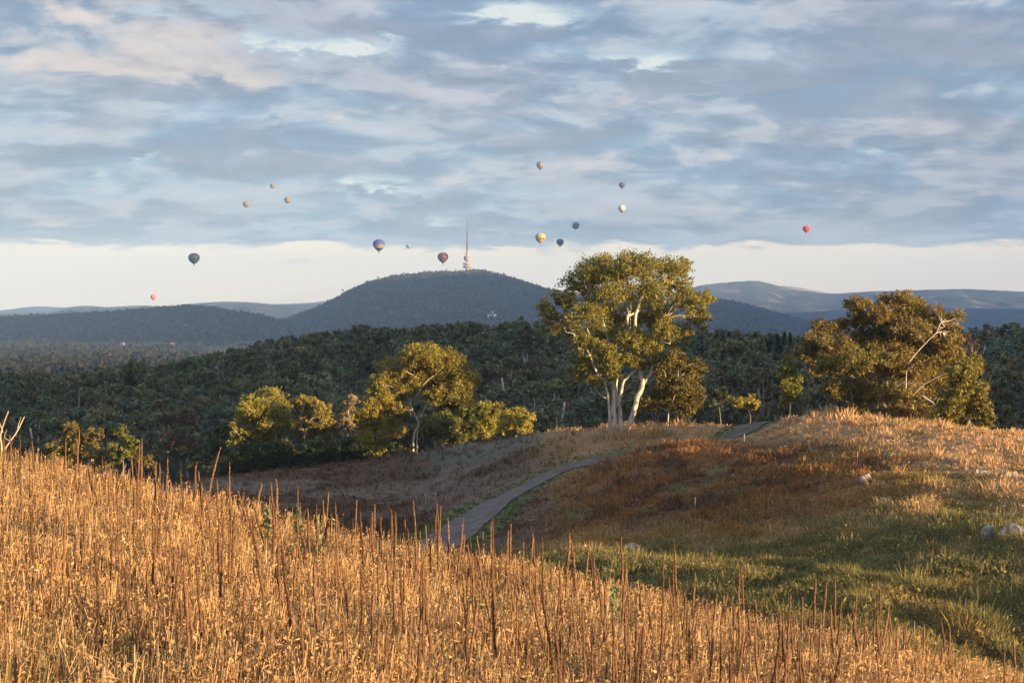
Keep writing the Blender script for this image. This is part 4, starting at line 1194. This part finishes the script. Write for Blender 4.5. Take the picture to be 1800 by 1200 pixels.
def stalks():
    g = np.random.default_rng(55)
    lab = 'tall brown dead mullein stalk among the golden weeds of the near slope'; grp = 'dead mullein stalks on the near slope'
    protos = [stalk_proto(g, b, lab, grp) for b in (0.0, 0.02, -0.03, 0.05, -0.05, 0.0, 0.09, -0.08, 0.03, -0.02)]
    bentp = stalk_proto(g, 0.34, 'mullein stalk curving strongly like a bow near the left part of the near slope crest', grp)
    spots = []
    for px, py in TOPS:
        for tr in range(30):
            row = near_crest_py(px) + g.uniform(-4, 60)
            k = (row - HZ) / F; u = (px - 900) / F
            d = 3.02 / (k - 0.157 * u - 0.053); x, y = u * d, d
            top = P(px, py, d)[2]; z = float(H(x, y)); h = top - z
            if 1.0 < h < 2.0: break
        spots.append((x, y, z, max(0.8, min(h, 2.1))))
    for px, a, b in BIG:
        row = b + g.uniform(20, 40); k = (row - HZ) / F; u = (px - 900) / F
        d = 3.02 / (k - 0.157 * u - 0.053); x, y = u * d, d; z = float(H(x, y))
        h = P(px, a, d)[2] - z
        spots.append((x, y, z, max(0.9, min(h, 1.95))))
    n_all = 300
    extra = []
    while len(extra) < 330:
        px = g.uniform(-40, 1840); c = float(near_crest_py(px)); row = c + (1300 - c) * g.uniform(0.0, 1) ** 1.25
        k = (row - HZ) / F; u = (px - 900) / F
        d = 3.02 / (k - 0.157 * u - 0.053); x, y = u * d, d
        if fbm(np.array(x * 0.4), np.array(y * 0.4), 7, 2) < 0.36: continue
        h = g.uniform(0.75, 1.45) if g.uniform() < 0.8 else g.uniform(1.3, 1.7)
        extra.append((x, y, float(H(x, y)), h))
    extra.sort(key=lambda e: -e[3] / e[1])
    k_ind = n_all - 1 - len(spots)
    spots += extra[:k_ind]; rest = extra[k_ind:]
    used = 0
    for x, y, z, h in spots:
        s = h / 1.5; w = s ** 0.5 * g.uniform(0.46, 0.84)
        o = protos[used] if used < len(protos) else dup(protos[g.integers(0, len(protos))], (0, 0, 0), 0)
        used += 1
        o.location = (float(x), float(y), float(z)); o.scale = (w, w, s)
        lean = 0.03 if g.uniform() < 0.7 else 0.11
        o.rotation_euler = (g.normal() * lean, g.normal() * lean, g.uniform(0, 6.28))
    # the bow-shaped one
    u = (362 - 900) / F; d = 28.6; z = float(H(u * d, d)); h = P(362, 786, d)[2] - z
    bentp.location = (u * d, d, z); bentp.scale = (0.75, 0.75, h / 1.5); bentp.rotation_euler.z = 0.1
    # shorter thinner stalks beyond the first three hundred
    m = MB()
    for x, y, z, h in rest:
        ln = np.array([(0, 0, -0.1), (g.normal() * 0.02, g.normal() * 0.02, h * 0.5), (g.normal() * 0.05, g.normal() * 0.05, h)]) + (x, y, z)
        sp = smooth_path(ln, 6); n = len(sp); t = np.linspace(0, 1, n)
        m.tube(sp, np.where(t > 0.4, 0.019, 0.011) * (1 - 0.5 * t ** 4) * (1 + 0.15 * g.normal(size=n)), 6)
    tag(m.build('mullein_stalk', spike_mat, None), 'shorter dead mullein stalks crowded through the golden weeds', 'plant', kind='stuff')
    # thin pale secondary stems: dry thistle skeletons
    m = MB()
    for i in range(420):
        px = g.uniform(-40, 1840); c = float(near_crest_py(px)); row = c + (1290 - c) * g.uniform(0.0, 1)
        k = (row - HZ) / F; u = (px - 900) / F; d = 3.02 / (k - 0.157 * u - 0.053); x, y = u * d, d; z = float(H(x, y)); h = g.uniform(0.6, 1.0)
        ln = np.array([(0, 0, 0), (g.normal() * 0.05, g.normal() * 0.05, h * 0.6), (g.normal() * 0.12, g.normal() * 0.12, h)]) + (x, y, z)
        m.tube(ln, [0.007, 0.006, 0.003], 4, False)
        for q in range(g.integers(2, 5)):
            s0 = ln[0] + (ln[2] - ln[0]) * g.uniform(0.4, 0.95); e0 = s0 + np.array([g.normal() * 0.12, g.normal() * 0.12, g.uniform(0.05, 0.2)])
            m.tube(np.array([s0, e0]), [0.004, 0.003], 3, False)
            V, Q = leaves(e0 + g.normal(size=(4, 3)) * 0.02, 0.045, 0.03, 0, g); m.add(V, Q)
    tag(m.build('dry_thistles', dleaf_mat, None), 'thin pale branching thistle skeletons among the golden weeds', 'weeds', kind='stuff')


stalks()


# young green mullein plants on the crest of the near slope
def green_plants():
    g = np.random.default_rng(66)
    mt = leaf_mat('sage_green_leaves', (0.16, 0.20, 0.075), (0.24, 0.28, 0.11), (0.32, 0.34, 0.15), 0.3, 6.0)
    for i, (px, py, base, lab) in enumerate([(524, 884, 955, 'taller pale green leafy plant on the near slope crest'), (562, 905, 965, 'shorter pale green leafy plant on the near slope crest'),
                                             (1082, 1030, 1095, 'small yellow-green leafy plant among stalks in the middle of the near crest'),
                                             (468, 895, 940, 'low yellow-green leafy plant left of the two pale green ones')]):
        k = (base - HZ) / F; u = (px - 900) / F; d = 3.02 / (k - 0.157 * u - 0.053); x, y = u * d, d; z = float(H(x, y)); h = P(px, py, d)[2] - z
        r = thing('leafy_plant', (x, y, z), lab, 'plant')
        m = MB(); m.tube([(0, 0, -0.1), (0.01, 0, h * 0.5), (0.03, 0, h)], [0.02, 0.015, 0.006], 6); m.build('stem', stem_mat, r, True)
        n = 90; t = g.uniform(0.25, 1, n); a = g.uniform(0, 6.28, n); rr = 0.10 * (1.05 - t) + 0.03
        C = np.stack([np.cos(a) * rr, np.sin(a) * rr, t * h], 1)
        V, Q = leaves(C, 0.11, 0.04, -0.9, g); mesh_obj('foliage', V, Q, mt, r)


green_plants()


# ------------------------------------------------------------------ rocks
rock_grey = noise_mat('granite', (0.15, 0.14, 0.13), (0.29, 0.27, 0.245), 4.0, 0.9, 0.6, c3=(0.12, 0.11, 0.10))
rock_pale = noise_mat('pale_rock', (0.30, 0.23, 0.16), (0.43, 0.34, 0.25), 4.0, 0.9, 0.5, c3=(0.32, 0.27, 0.21))
rock_dark = noise_mat('lichen_rock', (0.09, 0.075, 0.065), (0.20, 0.17, 0.15), 4.0, 0.9, 0.6)


def rock(px, py, w, h, d, label, mat, seed, tilt=0.0):
    """Angular boulder: a subdivided block cut by random planes."""
    import bmesh
    g = np.random.default_rng(seed); s = d / F
    p = P(px, py, d); z = float(H(p[0], p[1]))
    bm = bmesh.new(); bmesh.ops.create_icosphere(bm, subdivisions=4, radius=1.0)
    nrm = g.normal(size=(9, 3)); nrm /= np.linalg.norm(nrm, axis=1, keepdims=True); off = g.uniform(0.42, 0.78, 9)
    for v in bm.verts:
        c = np.array(v.co)
        for nn, o in zip(nrm, off):
            e = c @ nn - o
            if e > 0: c = c - nn * e
        c = c * (1 + 0.05 * (float(vnoise(c[0] * 4 + seed, c[1] * 4 + c[2] * 3, seed)) - 0.5) * 2)
        v.co = c
    sx_, sz_ = w * s / 1.9, h * s / 1.35
    for v in bm.verts: v.co = (v.co.x * sx_, v.co.y * sx_ * 0.9, v.co.z * sz_ + sz_ * 0.42)
    me = bpy.data.meshes.new('rock'); bm.to_mesh(me); bm.free(); me.materials.append(mat)
    o = bpy.data.objects.new('rock', me); COL.objects.link(o)
    o.location = (float(p[0]), float(p[1]), z); o.rotation_euler = (0, tilt, g.uniform(0, 6.28))
    tag(o, label, 'rock')


def depth_at(px, py):
    """Depth where the picture row py meets the middle hill (walking outwards)."""
    u = (px - 900) / F
    d = np.linspace(28, 150, 1500); z = H(u * d, d); row = HZ - z / d * F
    hit = np.where(row <= py)[0]
    return float(d[hit[0]]) if len(hit) else 100.0


ROCKS = [(1739,955,34,30,'pointed grey boulder, left of the two largest boulders at the right edge',rock_grey),(1779,956,46,34,'widest boulder at the right edge, beside a pointed grey one',rock_grey),
         (1523,852,26,24,'pale sunlit angular rock standing alone in the middle of the right slope',rock_pale),(1554,890,28,18,'rounded grey rock below the pale sunlit one',rock_grey),
         (1757,872,16,22,'upright dark-topped rock in the straw grass above the two largest boulders',rock_dark),(1668,818,22,14,'dark rock beside a thin stake high on the right slope',rock_dark),
         (1697,828,10,8,'tiny pale rock at the left end of the rock line on the right slope',rock_pale),(1716,836,18,12,'low tan rock in the left half of the rock line',rock_pale),
         (1730,838,24,14,'grey split rock in the middle of the rock line',rock_grey),(1742,836,20,8,'flat pale slab in the middle of the rock line',rock_pale),
         (1771,842,30,16,'broad pale slab in the right half of the rock line',rock_pale),(1785,845,14,16,'upright pale rock right of the broad slab',rock_pale),
         (1797,853,14,10,'dark grey rock cut by the right picture edge',rock_grey),
         (1563,776,26,9,'flat dark rock high on the right slope near the crest',rock_dark),(1595,783,22,7,'flat grey slab right of the flat dark rock near the crest',rock_grey),
         (1557,805,14,10,'small dark brown rock in the upper right slope',rock_dark),(1459,785,14,8,'pale small rock near the crest, leftmost of three',rock_pale),
         (1481,783,12,7,'pale small rock near the crest, middle one of three',rock_pale),(1501,788,10,6,'pale small rock near the crest, rightmost of three',rock_pale),
         (1423,793,16,8,'grey rock beside the dark flank, left of the small pale rocks',rock_grey),(1712,1017,12,9,'small grey rock low on the green slope',rock_grey),
         (1742,1023,9,8,'tiny pinkish rock low on the green slope',rock_pale),(1792,1072,24,18,'grey boulder in shade at the right edge near the gully',rock_grey),
         (1580,1087,8,6,'tiny pale stone in the gully grass',rock_pale),(1685,1104,9,7,'tiny grey stone in the gully grass',rock_grey),
         (1586,985,9,7,'small dark stone in the green grass in mid slope',rock_dark),(1290,842,10,8,'small pale stone on the rust-red flank',rock_pale),
         (1100,1003,8,6,'tiny white stone in the gully grass left of the pale lump',rock_pale),(1160,1007,8,6,'tiny white stone in the gully grass right of the pale lump',rock_pale),(918,975,9,8,'tiny white stone just behind the near stalks',rock_pale)]
for i, (px, py, w, h, lab, mt) in enumerate(ROCKS):
    rock(px, py, w, h, depth_at(px, py), lab, mt, 300 + i)
rock(1108, 972, 40, 17, depth_at(1108, 972), 'pale weathered lump lying on the green grass of the gully', rock_pale, 400)

# ------------------------------------------------------------------ marker stakes
stake_mat = noise_mat('weathered_stake', (0.30, 0.27, 0.23), (0.42, 0.38, 0.33), 8.0, 0.9)
stake_dark = noise_mat('dark_stake', (0.10, 0.075, 0.055), (0.16, 0.12, 0.09), 8.0, 0.9)
white_paint = flat_mat('white_paint', (0.72, 0.72, 0.70))
for px, top, base, mt, capm, lab in [(748,871,896,stake_mat,white_paint,'grey stake with white tip left of the path, left one of two'),(765,869,893,stake_mat,white_paint,'grey stake with white tip left of the path, right one of two'),
                                     (1222,876,890,white_paint,white_paint,'short white marker post on the dark green slope'),(1308,764,781,stake_mat,stake_mat,'thin pale stake beside the path end'),
                                     (1507,797,818,stake_mat,stake_mat,'thin stake on the upper slope between the pale rocks and dark rock'),(1703,800,818,stake_dark,stake_dark,'dark thin stake above the rock line on the right slope'),
                                     (783,875,893,stake_mat,stake_mat,'thin stake right of the two white-tipped stakes')]:
    d = depth_at(px, base); p = P(px, base, d); z = float(H(p[0], p[1])); h = (base - top) / F * d * 1.1
    r = thing('marker_stake', (p[0], p[1], z), lab, 'stake')
    m = MB(); m.tube([(0, 0, -0.2), (0.005, 0, h * 0.5), (0.01, 0, h * 0.9)], [0.024, 0.024, 0.022], 8); m.build('post', mt, r)
    m = MB(); m.lathe([(0.022, h * 0.9), (0.027, h * 0.91), (0.027, h * 0.985), (0.016, h), (0.001, h)], 10, (0.01, 0, 0)); m.build('cap', capm, r, True)


# ------------------------------------------------------------------ hot-air balloons
def gore_mat(name, cols, mode='plain', bands=None, ngore=12, vertical=None):
    m, nt, out = mat_new(name)
    sep = nt.nodes.new('ShaderNodeSeparateXYZ'); nt.links.new(objco(nt), sep.inputs[0])
    X, Y, Z = (E(nt, sep.outputs[i]) for i in range(3))
    if mode == 'stripes':
        f = (Y._op('ARCTAN2', X) * (ngore / (2 * math.pi)))._op('FRACT')._op('GREATER_THAN', 0.5)
        col = mixc(nt, f, cols[0], cols[1])
    elif mode == 'bands':
        col = mixc(nt, 0.0, cols[0], cols[0])
        for z, c in bands: col = mixc(nt, Z._op('GREATER_THAN', z), col, c)
    elif mode == 'spots':
        col = mixc(nt, 0.0, cols[0], cols[0])
        for (sx_, sy_, sz_, r) in bands:
            dd = ((X - sx_) * (X - sx_) + (Y - sy_) * (Y - sy_) + (Z - sz_) * (Z - sz_))._op('SQRT')
            col = mixc(nt, dd._op('LESS_THAN', r), col, cols[1])
    else:
        f = (Y._op('ARCTAN2', X) * (ngore / (2 * math.pi)))._op('FRACT')._op('GREATER_THAN', 0.88)
        col = mixc(nt, f, cols[0], tuple(c * 0.75 for c in cols[0]))
    d = principled(nt, out, 0.55, 0.3); nt.links.new(col, d.inputs['Base Color'])
    t = nt.nodes.new('ShaderNodeBsdfTranslucent'); nt.links.new(col, t.inputs['Color'])
    mx = nt.nodes.new('ShaderNodeMixShader'); mx.inputs[0].default_value = 0.15
    nt.links.new(d.outputs[0], mx.inputs[1]); nt.links.new(t.outputs[0], mx.inputs[2]); nt.links.new(mx.outputs[0], out.inputs['Surface'])
    return m


wicker = noise_mat('wicker', (0.10, 0.065, 0.035), (0.17, 0.11, 0.06), 6.0, 0.9)
rope = flat_mat('rope', (0.10, 0.09, 0.08))


def balloon(px, py, w, d, label, mat, skirt_mat, round_=False):
    """py is the middle of the envelope, w its width in photo pixels."""
    Rr = w / 2 / F * d
    p = P(px, py, d)
    r = thing('hot_air_balloon', (p[0], p[1], p[2] - Rr * 1.5), label, 'balloon', 'hot-air balloons over the hills')
    base = Rr * 1.5                      # envelope equator above the basket floor
    prof = []
    for t in np.linspace(0, 1, 26):
        a = math.pi * (1 - t)
        if round_: rad = math.sin(a) ** 0.95; zz = math.cos(a)
        else:
            # crown half sphere above, straight cone towards the mouth below
            if t < 0.5:
                k = t / 0.5; rad = 0.12 + 0.88 * math.sin(k * math.pi / 2) ** 0.92; zz = -1.12 + 1.12 * k ** 1.12
            else:
                k = (t - 0.5) / 0.5; rad = math.cos(k * math.pi / 2) ** 0.82; zz = 0.80 * math.sin(k * math.pi / 2)
        prof.append((max(rad, 0.01) * Rr, zz * Rr + base + 0.12 * Rr))
    m = MB(); m.lathe(prof, 36)
    V = m.v[0]; th = np.arctan2(V[:, 1], V[:, 0]); f = 1 - 0.018 * np.abs(np.cos(th * 9)); V[:, 0] *= f; V[:, 1] *= f
    m.build('envelope', mat, r, True)
    zb = prof[0][1]
    m = MB(); m.lathe([(Rr * 0.125, zb), (Rr * 0.10, zb - Rr * 0.10), (Rr * 0.085, zb - Rr * 0.18)], 16); m.build('skirt', skirt_mat, r, True)
    m = MB(); bw = Rr * 0.15; bz = zb - Rr * 0.36
    m.box((0, 0, bz), (bw, bw * 0.8, bw * 0.75)); m.box((0, 0, bz + bw * 0.40), (bw * 1.1, bw * 0.9, bw * 0.1)); m.build('basket', wicker, r)
    m = MB()
    for a, b in ((-1, -1), (1, -1), (1, 1), (-1, 1)):
        m.tube([(a * bw * 0.5, b * bw * 0.4, bz + bw * 0.35), (a * Rr * 0.06, b * Rr * 0.06, zb - Rr * 0.16)], Rr * 0.008, 4)
    m.build('rigging', rope, r)


NAVY = (0.026, 0.0338, 0.0715); dk = flat_mat('dark_cloth', (0.039, 0.039, 0.065)); tn = flat_mat('tan_cloth', (0.39, 0.312, 0.195)); rd = flat_mat('red_cloth', (0.455, 0.039, 0.052))
balloon(341, 454, 20, 2300, 'dark navy balloon highest of the two at the far left horizon', gore_mat('navy_gores', [NAVY], ngore=16), dk)
balloon(270, 522, 10.5, 2400, 'small pinkish red balloon lowest above the left hills', gore_mat('red_pale_gores', [(0.80, 0.14, 0.15), (0.80, 0.32, 0.30)], 'stripes', ngore=8), rd)
balloon(433, 359.5, 12, 3700, 'tan balloon, lowest of the cluster of three', gore_mat('tan_gores', [(0.221, 0.143, 0.085)]), tn)
balloon(479, 327, 9.5, 4300, 'yellow and brown striped balloon, highest of the cluster of three', gore_mat('yellow_stripe_gores', [(0.247, 0.182, 0.065), (0.091, 0.065, 0.039)], 'stripes', ngore=8), tn)
balloon(505.5, 352, 12, 3700, 'olive-tan balloon, rightmost of the cluster of three', gore_mat('olive_gores', [(0.169, 0.143, 0.065), (0.214, 0.163, 0.091)], 'stripes', ngore=12), tn)
R6 = 21 / 2 / F * 2300
balloon(666, 430.5, 21.5, 2300, 'blue balloon with a broad beige band, left of the tower', gore_mat('blue_beige_gores', [NAVY], 'bands', [(R6 * 0.98, (0.30, 0.245, 0.22)), (R6 * 1.52, (0.065, 0.078, 0.286))]), dk)
balloon(718, 433, 8, 4400, 'smallest balloon, green, between the blue-banded one and the tower', gore_mat('green_gores', [(0.104, 0.286, 0.195), (0.208, 0.442, 0.26)], 'stripes', ngore=8), flat_mat('green_cloth', (0.104, 0.26, 0.169)))
balloon(778.5, 452.5, 19, 2400, 'maroon balloon just left of the tower', gore_mat('maroon_gores', [(0.133, 0.035, 0.051)], ngore=16), dk)
balloon(950, 291, 14.5, 3300, 'dark grey striped balloon, highest of all', gore_mat('grey_stripe_gores', [(0.065, 0.0715, 0.0975), (0.286, 0.26, 0.273)], 'stripes', ngore=10), dk)
RY = 18 / 2 / F * 2300
balloon(950, 418, 18.5, 2300, 'yellow balloon with two brown patches above the mountain flank', gore_mat('yellow_gores', [(0.468, 0.351, 0.137), (0.156, 0.088, 0.049)], 'spots', [(RY * 0.02, -RY * 0.86, RY * 1.32, RY * 0.23), (RY * 0.58, -RY * 0.68, RY * 1.36, RY * 0.24)]), tn)
balloon(984.5, 426, 13.5, 3300, 'purple balloon low beside the yellow one', gore_mat('purple_gores', [(0.0975, 0.0325, 0.0975)], ngore=12), dk)
RN = 12.5 / 2 / F * 3500
balloon(1012, 397, 12.8, 3500, 'round navy balloon with a pale grey band above the large gum', gore_mat('navy_band_gores', [NAVY], 'bands', [(RN * 1.1, (0.26, 0.299, 0.416)), (RN * 1.45, (0.065, 0.0845, 0.169)), (RN * 1.9, (0.182, 0.208, 0.312))]), dk, True)
balloon(1093.5, 325.5, 11.5, 3800, 'dark violet balloon above the pale pink one', gore_mat('violet_gores', [(0.065, 0.0455, 0.117)], ngore=12), dk)
balloon(1093, 366.5, 12.8, 2300, 'pale pinkish white balloon with dark mouth', gore_mat('pink_white_gores', [(0.104, 0.062, 0.083)], 'bands', [(12.8 / 2 / F * 2300 * 0.85, (0.640, 0.520, 0.489))]), dk)
balloon(1417.5, 402.5, 13, 2000, 'bright red balloon alone at the right', gore_mat('bright_red_gores', [(0.80, 0.07, 0.11), (0.68, 0.045, 0.085)], 'stripes', ngore=8), rd)
balloon(31, 628.5, 9, 2750, 'pale blue-white balloon low over the valley at the far left', gore_mat('blue_white_gores', [(0.715, 0.8, 0.8), (0.8, 0.8, 0.8)], 'stripes', ngore=8), dk)


# ------------------------------------------------------------------ telecommunications tower on the mountain
def tower():
    d = 5000.0; s = d / F
    b = P(821.5, 486.5, d)
    b[2] -= 4
    r = thing('tower', b, 'pale concrete communications tower with a needle mast on the mountain top', 'tower')
    conc = flat_mat('concrete', (0.36, 0.32, 0.29)); steel = flat_mat('grey_steel', (0.12, 0.11, 0.12)); glass = flat_mat('dark_glass', (0.08, 0.08, 0.09)); dishm = flat_mat('dish_white', (0.34, 0.32, 0.30))
    Y = lambda row: (486.5 - row) * s + 4
    m = MB(); m.lathe([(6.6, -8), (6.0, Y(483)), (5.2, Y(470)), (3.6, Y(462)), (3.4, Y(447)), (3.2, Y(440)), (0.01, Y(440))], 28); m.build('shaft', conc, r, True)
    m = MB(); m.lathe([(5.4, Y(472)), (9, Y(471)), (10, Y(469.5)), (14.5, Y(469)), (14.5, Y(467.5)), (9.0, Y(467)), (9.0, Y(464.5)), (16.2, Y(464)), (16.2, Y(462.4)), (4, Y(462))], 36); lower = m.build('lower_platform', conc, r)
    m = MB()
    for a in np.arange(14) / 14 * 2 * math.pi:
        c = (13.4 * math.cos(a), 13.4 * math.sin(a), Y(470.2)); m.lathe([(0.2, -2.6), (1.5, -1.8), (1.9, 0), (1.5, 1.8), (0.2, 2.4)], 10, c)
    q = m.build('dish', dishm, lower, True)
    m = MB()
    for a in np.arange(10) / 10 * 2 * math.pi + 0.2:
        c = (12.2 * math.cos(a), 12.2 * math.sin(a), Y(465.8)); m.lathe([(0.2, -1.8), (1.3, -1.2), (1.6, 0), (1.3, 1.2), (0.2, 1.7)], 10, c)
    m.build('dish', dishm, lower, True)
    m = MB(); m.lathe([(3.5, Y(460.5)), (7.0, Y(459)), (10.8, Y(456.4)), (12.3, Y(454.6)), (12.3, Y(453.4))], 36); pod = m.build('pod', conc, r, True)
    m = MB(); m.lathe([(12.0, Y(453.4)), (11.7, Y(452.2))], 36); m.build('window_band', glass, pod)
    m = MB(); m.lathe([(12.6, Y(452.2)), (12.6, Y(451.3)), (9.6, Y(450.0)), (6.2, Y(449.5)), (6.2, Y(448.3)), (3.4, Y(448.2))], 36); m.build('roof', conc, pod)
    for row, rad in ((446.0, 7.2), (442.4, 7.2)):
        m = MB(); m.lathe([(3.3, Y(row + 0.7)), (rad, Y(row + 0.5)), (rad, Y(row - 0.5)), (3.3, Y(row - 0.6))], 30); m.build('ring_platform', conc, r)
    m = MB(); m.lathe([(3.6, Y(440.2)), (3.3, Y(424)), (2.9, Y(423.8)), (2.6, Y(408)), (2.1, Y(407.8)), (1.8, Y(396)), (1.5, Y(395.8)), (1.1, Y(385)), (0.01, Y(384.4))], 14); m.build('mast', steel, r, True)
    m = MB(); m.box((-9, -16, 2), (26, 14, 10)); m.box((-9, -16, 7.6), (27, 15, 1.2)); m.build('base_building', conc, r)


tower()


# ------------------------------------------------------------------ white light mast beyond the woodland
def light_mast():
    d = 520.0; s = d / F
    b = P(866, 572, d); z = float(H(b[0], b[1])); b[2] = z
    r = thing('light_mast', b, 'white panel cluster on a pole rising above the woodland, in front of the mountain', 'mast')
    Y = lambda row: (HZ - row) * s - z; Xx = lambda c: (c - 866) * s
    white = flat_mat('white_panel', (0.86, 0.88, 0.90), var=0.03); pole = flat_mat('galvanised_pole', (0.34, 0.32, 0.30))
    m = MB(); m.tube([(0, 0, -0.5), (0, 0, Y(560)), (0, 0, Y(547))], [0.22, 0.18, 0.10], 10); m.build('pole', pole, r, True)
    m = MB(); m.tube([(Xx(857.5), 0, Y(556)), (Xx(873), 0, Y(556))], 0.08, 8); m.build('crossbar', pole, r, True)
    for c0, c1, t, bt in ((857, 859.6, 552.4, 559.4), (861, 864.4, 552.4, 556.6), (866.8, 872.6, 552, 559.6)):
        m = MB(); m.box((Xx((c0 + c1) / 2), -0.25, (Y(t) + Y(bt)) / 2), ((c1 - c0) * s, 0.18, abs(Y(t) - Y(bt)))); m.build('panel', white, r)
    m = MB(); m.lathe([(0.05, Y(551.2)), (0.34, Y(550.5)), (0.36, Y(548.2)), (0.18, Y(546.8)), (0.01, Y(546.6))], 14); m.build('dome', white, r, True)


light_mast()


# ------------------------------------------------------------------ pale houses of the valley suburbs
def houses():
    g = np.random.default_rng(88)
    wall = flat_mat('pale_render', (0.30, 0.29, 0.28)); roofs = [flat_mat('grey_roof', (0.25, 0.24, 0.23)), flat_mat('terracotta_roof', (0.26, 0.12, 0.08))]
    for px, d, lab in [(196, 3150, 'pale house in the valley below the left foothill'), (302, 2650, 'white-walled house at the end of the pale paddock strip'), (215, 2700, 'tall pale house beside the paddock strip'),
                       (1237, 3000, 'white house showing right of the large gum'), (76, 3200, 'pale house between paddocks at the far left')]:
        x = (px - 900) / F * d; z = float(H(x, d))
        r = thing('house', (x, d, z), lab, 'house', rz=g.uniform(-.4, .4))
        w, dp, h = g.uniform(7, 11), 7, 3.2
        m = MB(); m.box((0, 0, h / 2), (w, dp, h)); m.build('wall', wall, r)
        m = MB(); e = 0.6; V = [(-w/2-e, -dp/2-e, h), (w/2+e, -dp/2-e, h), (w/2+e, dp/2+e, h), (-w/2-e, dp/2+e, h), (-w/2+2, 0, h+2.6), (w/2-2, 0, h+2.6)]
        m.add(V, [(0, 1, 5, 4), (2, 3, 4, 5), (3, 2, 1, 0)], [(1, 2, 5), (3, 0, 4)]); m.build('roof', roofs[g.integers(0, 2)], r)


houses()


# ------------------------------------------------------------------ morning haze
def haze():
    m = MB(); m.box((0, 0, 227), (28000, 28000, 664))
    mt, nt, out = mat_new('haze')
    v = nt.nodes.new('ShaderNodeVolumePrincipled')
    v.inputs['Color'].default_value = (*HAZE_COL, 1); v.inputs['Density'].default_value = HAZE_D
    v.inputs['Density Attribute'].default_value = ''
    v.inputs['Anisotropy'].default_value = 0.0
    nt.links.new(v.outputs[0], out.inputs['Volume'])
    o = m.build('haze', mt)
    tag(o, 'thin blue morning haze filling the air over the hills', 'haze', kind='stuff')


HAZE_D = 9.5e-5
HAZE_COL = (0.41, 0.645, 1.0)
haze()
zmin = min((float(v.co.z) for v in bpy.data.objects['ground'].data.vertices), default=0)
print('ground min', zmin, 'objects', len(bpy.data.objects))
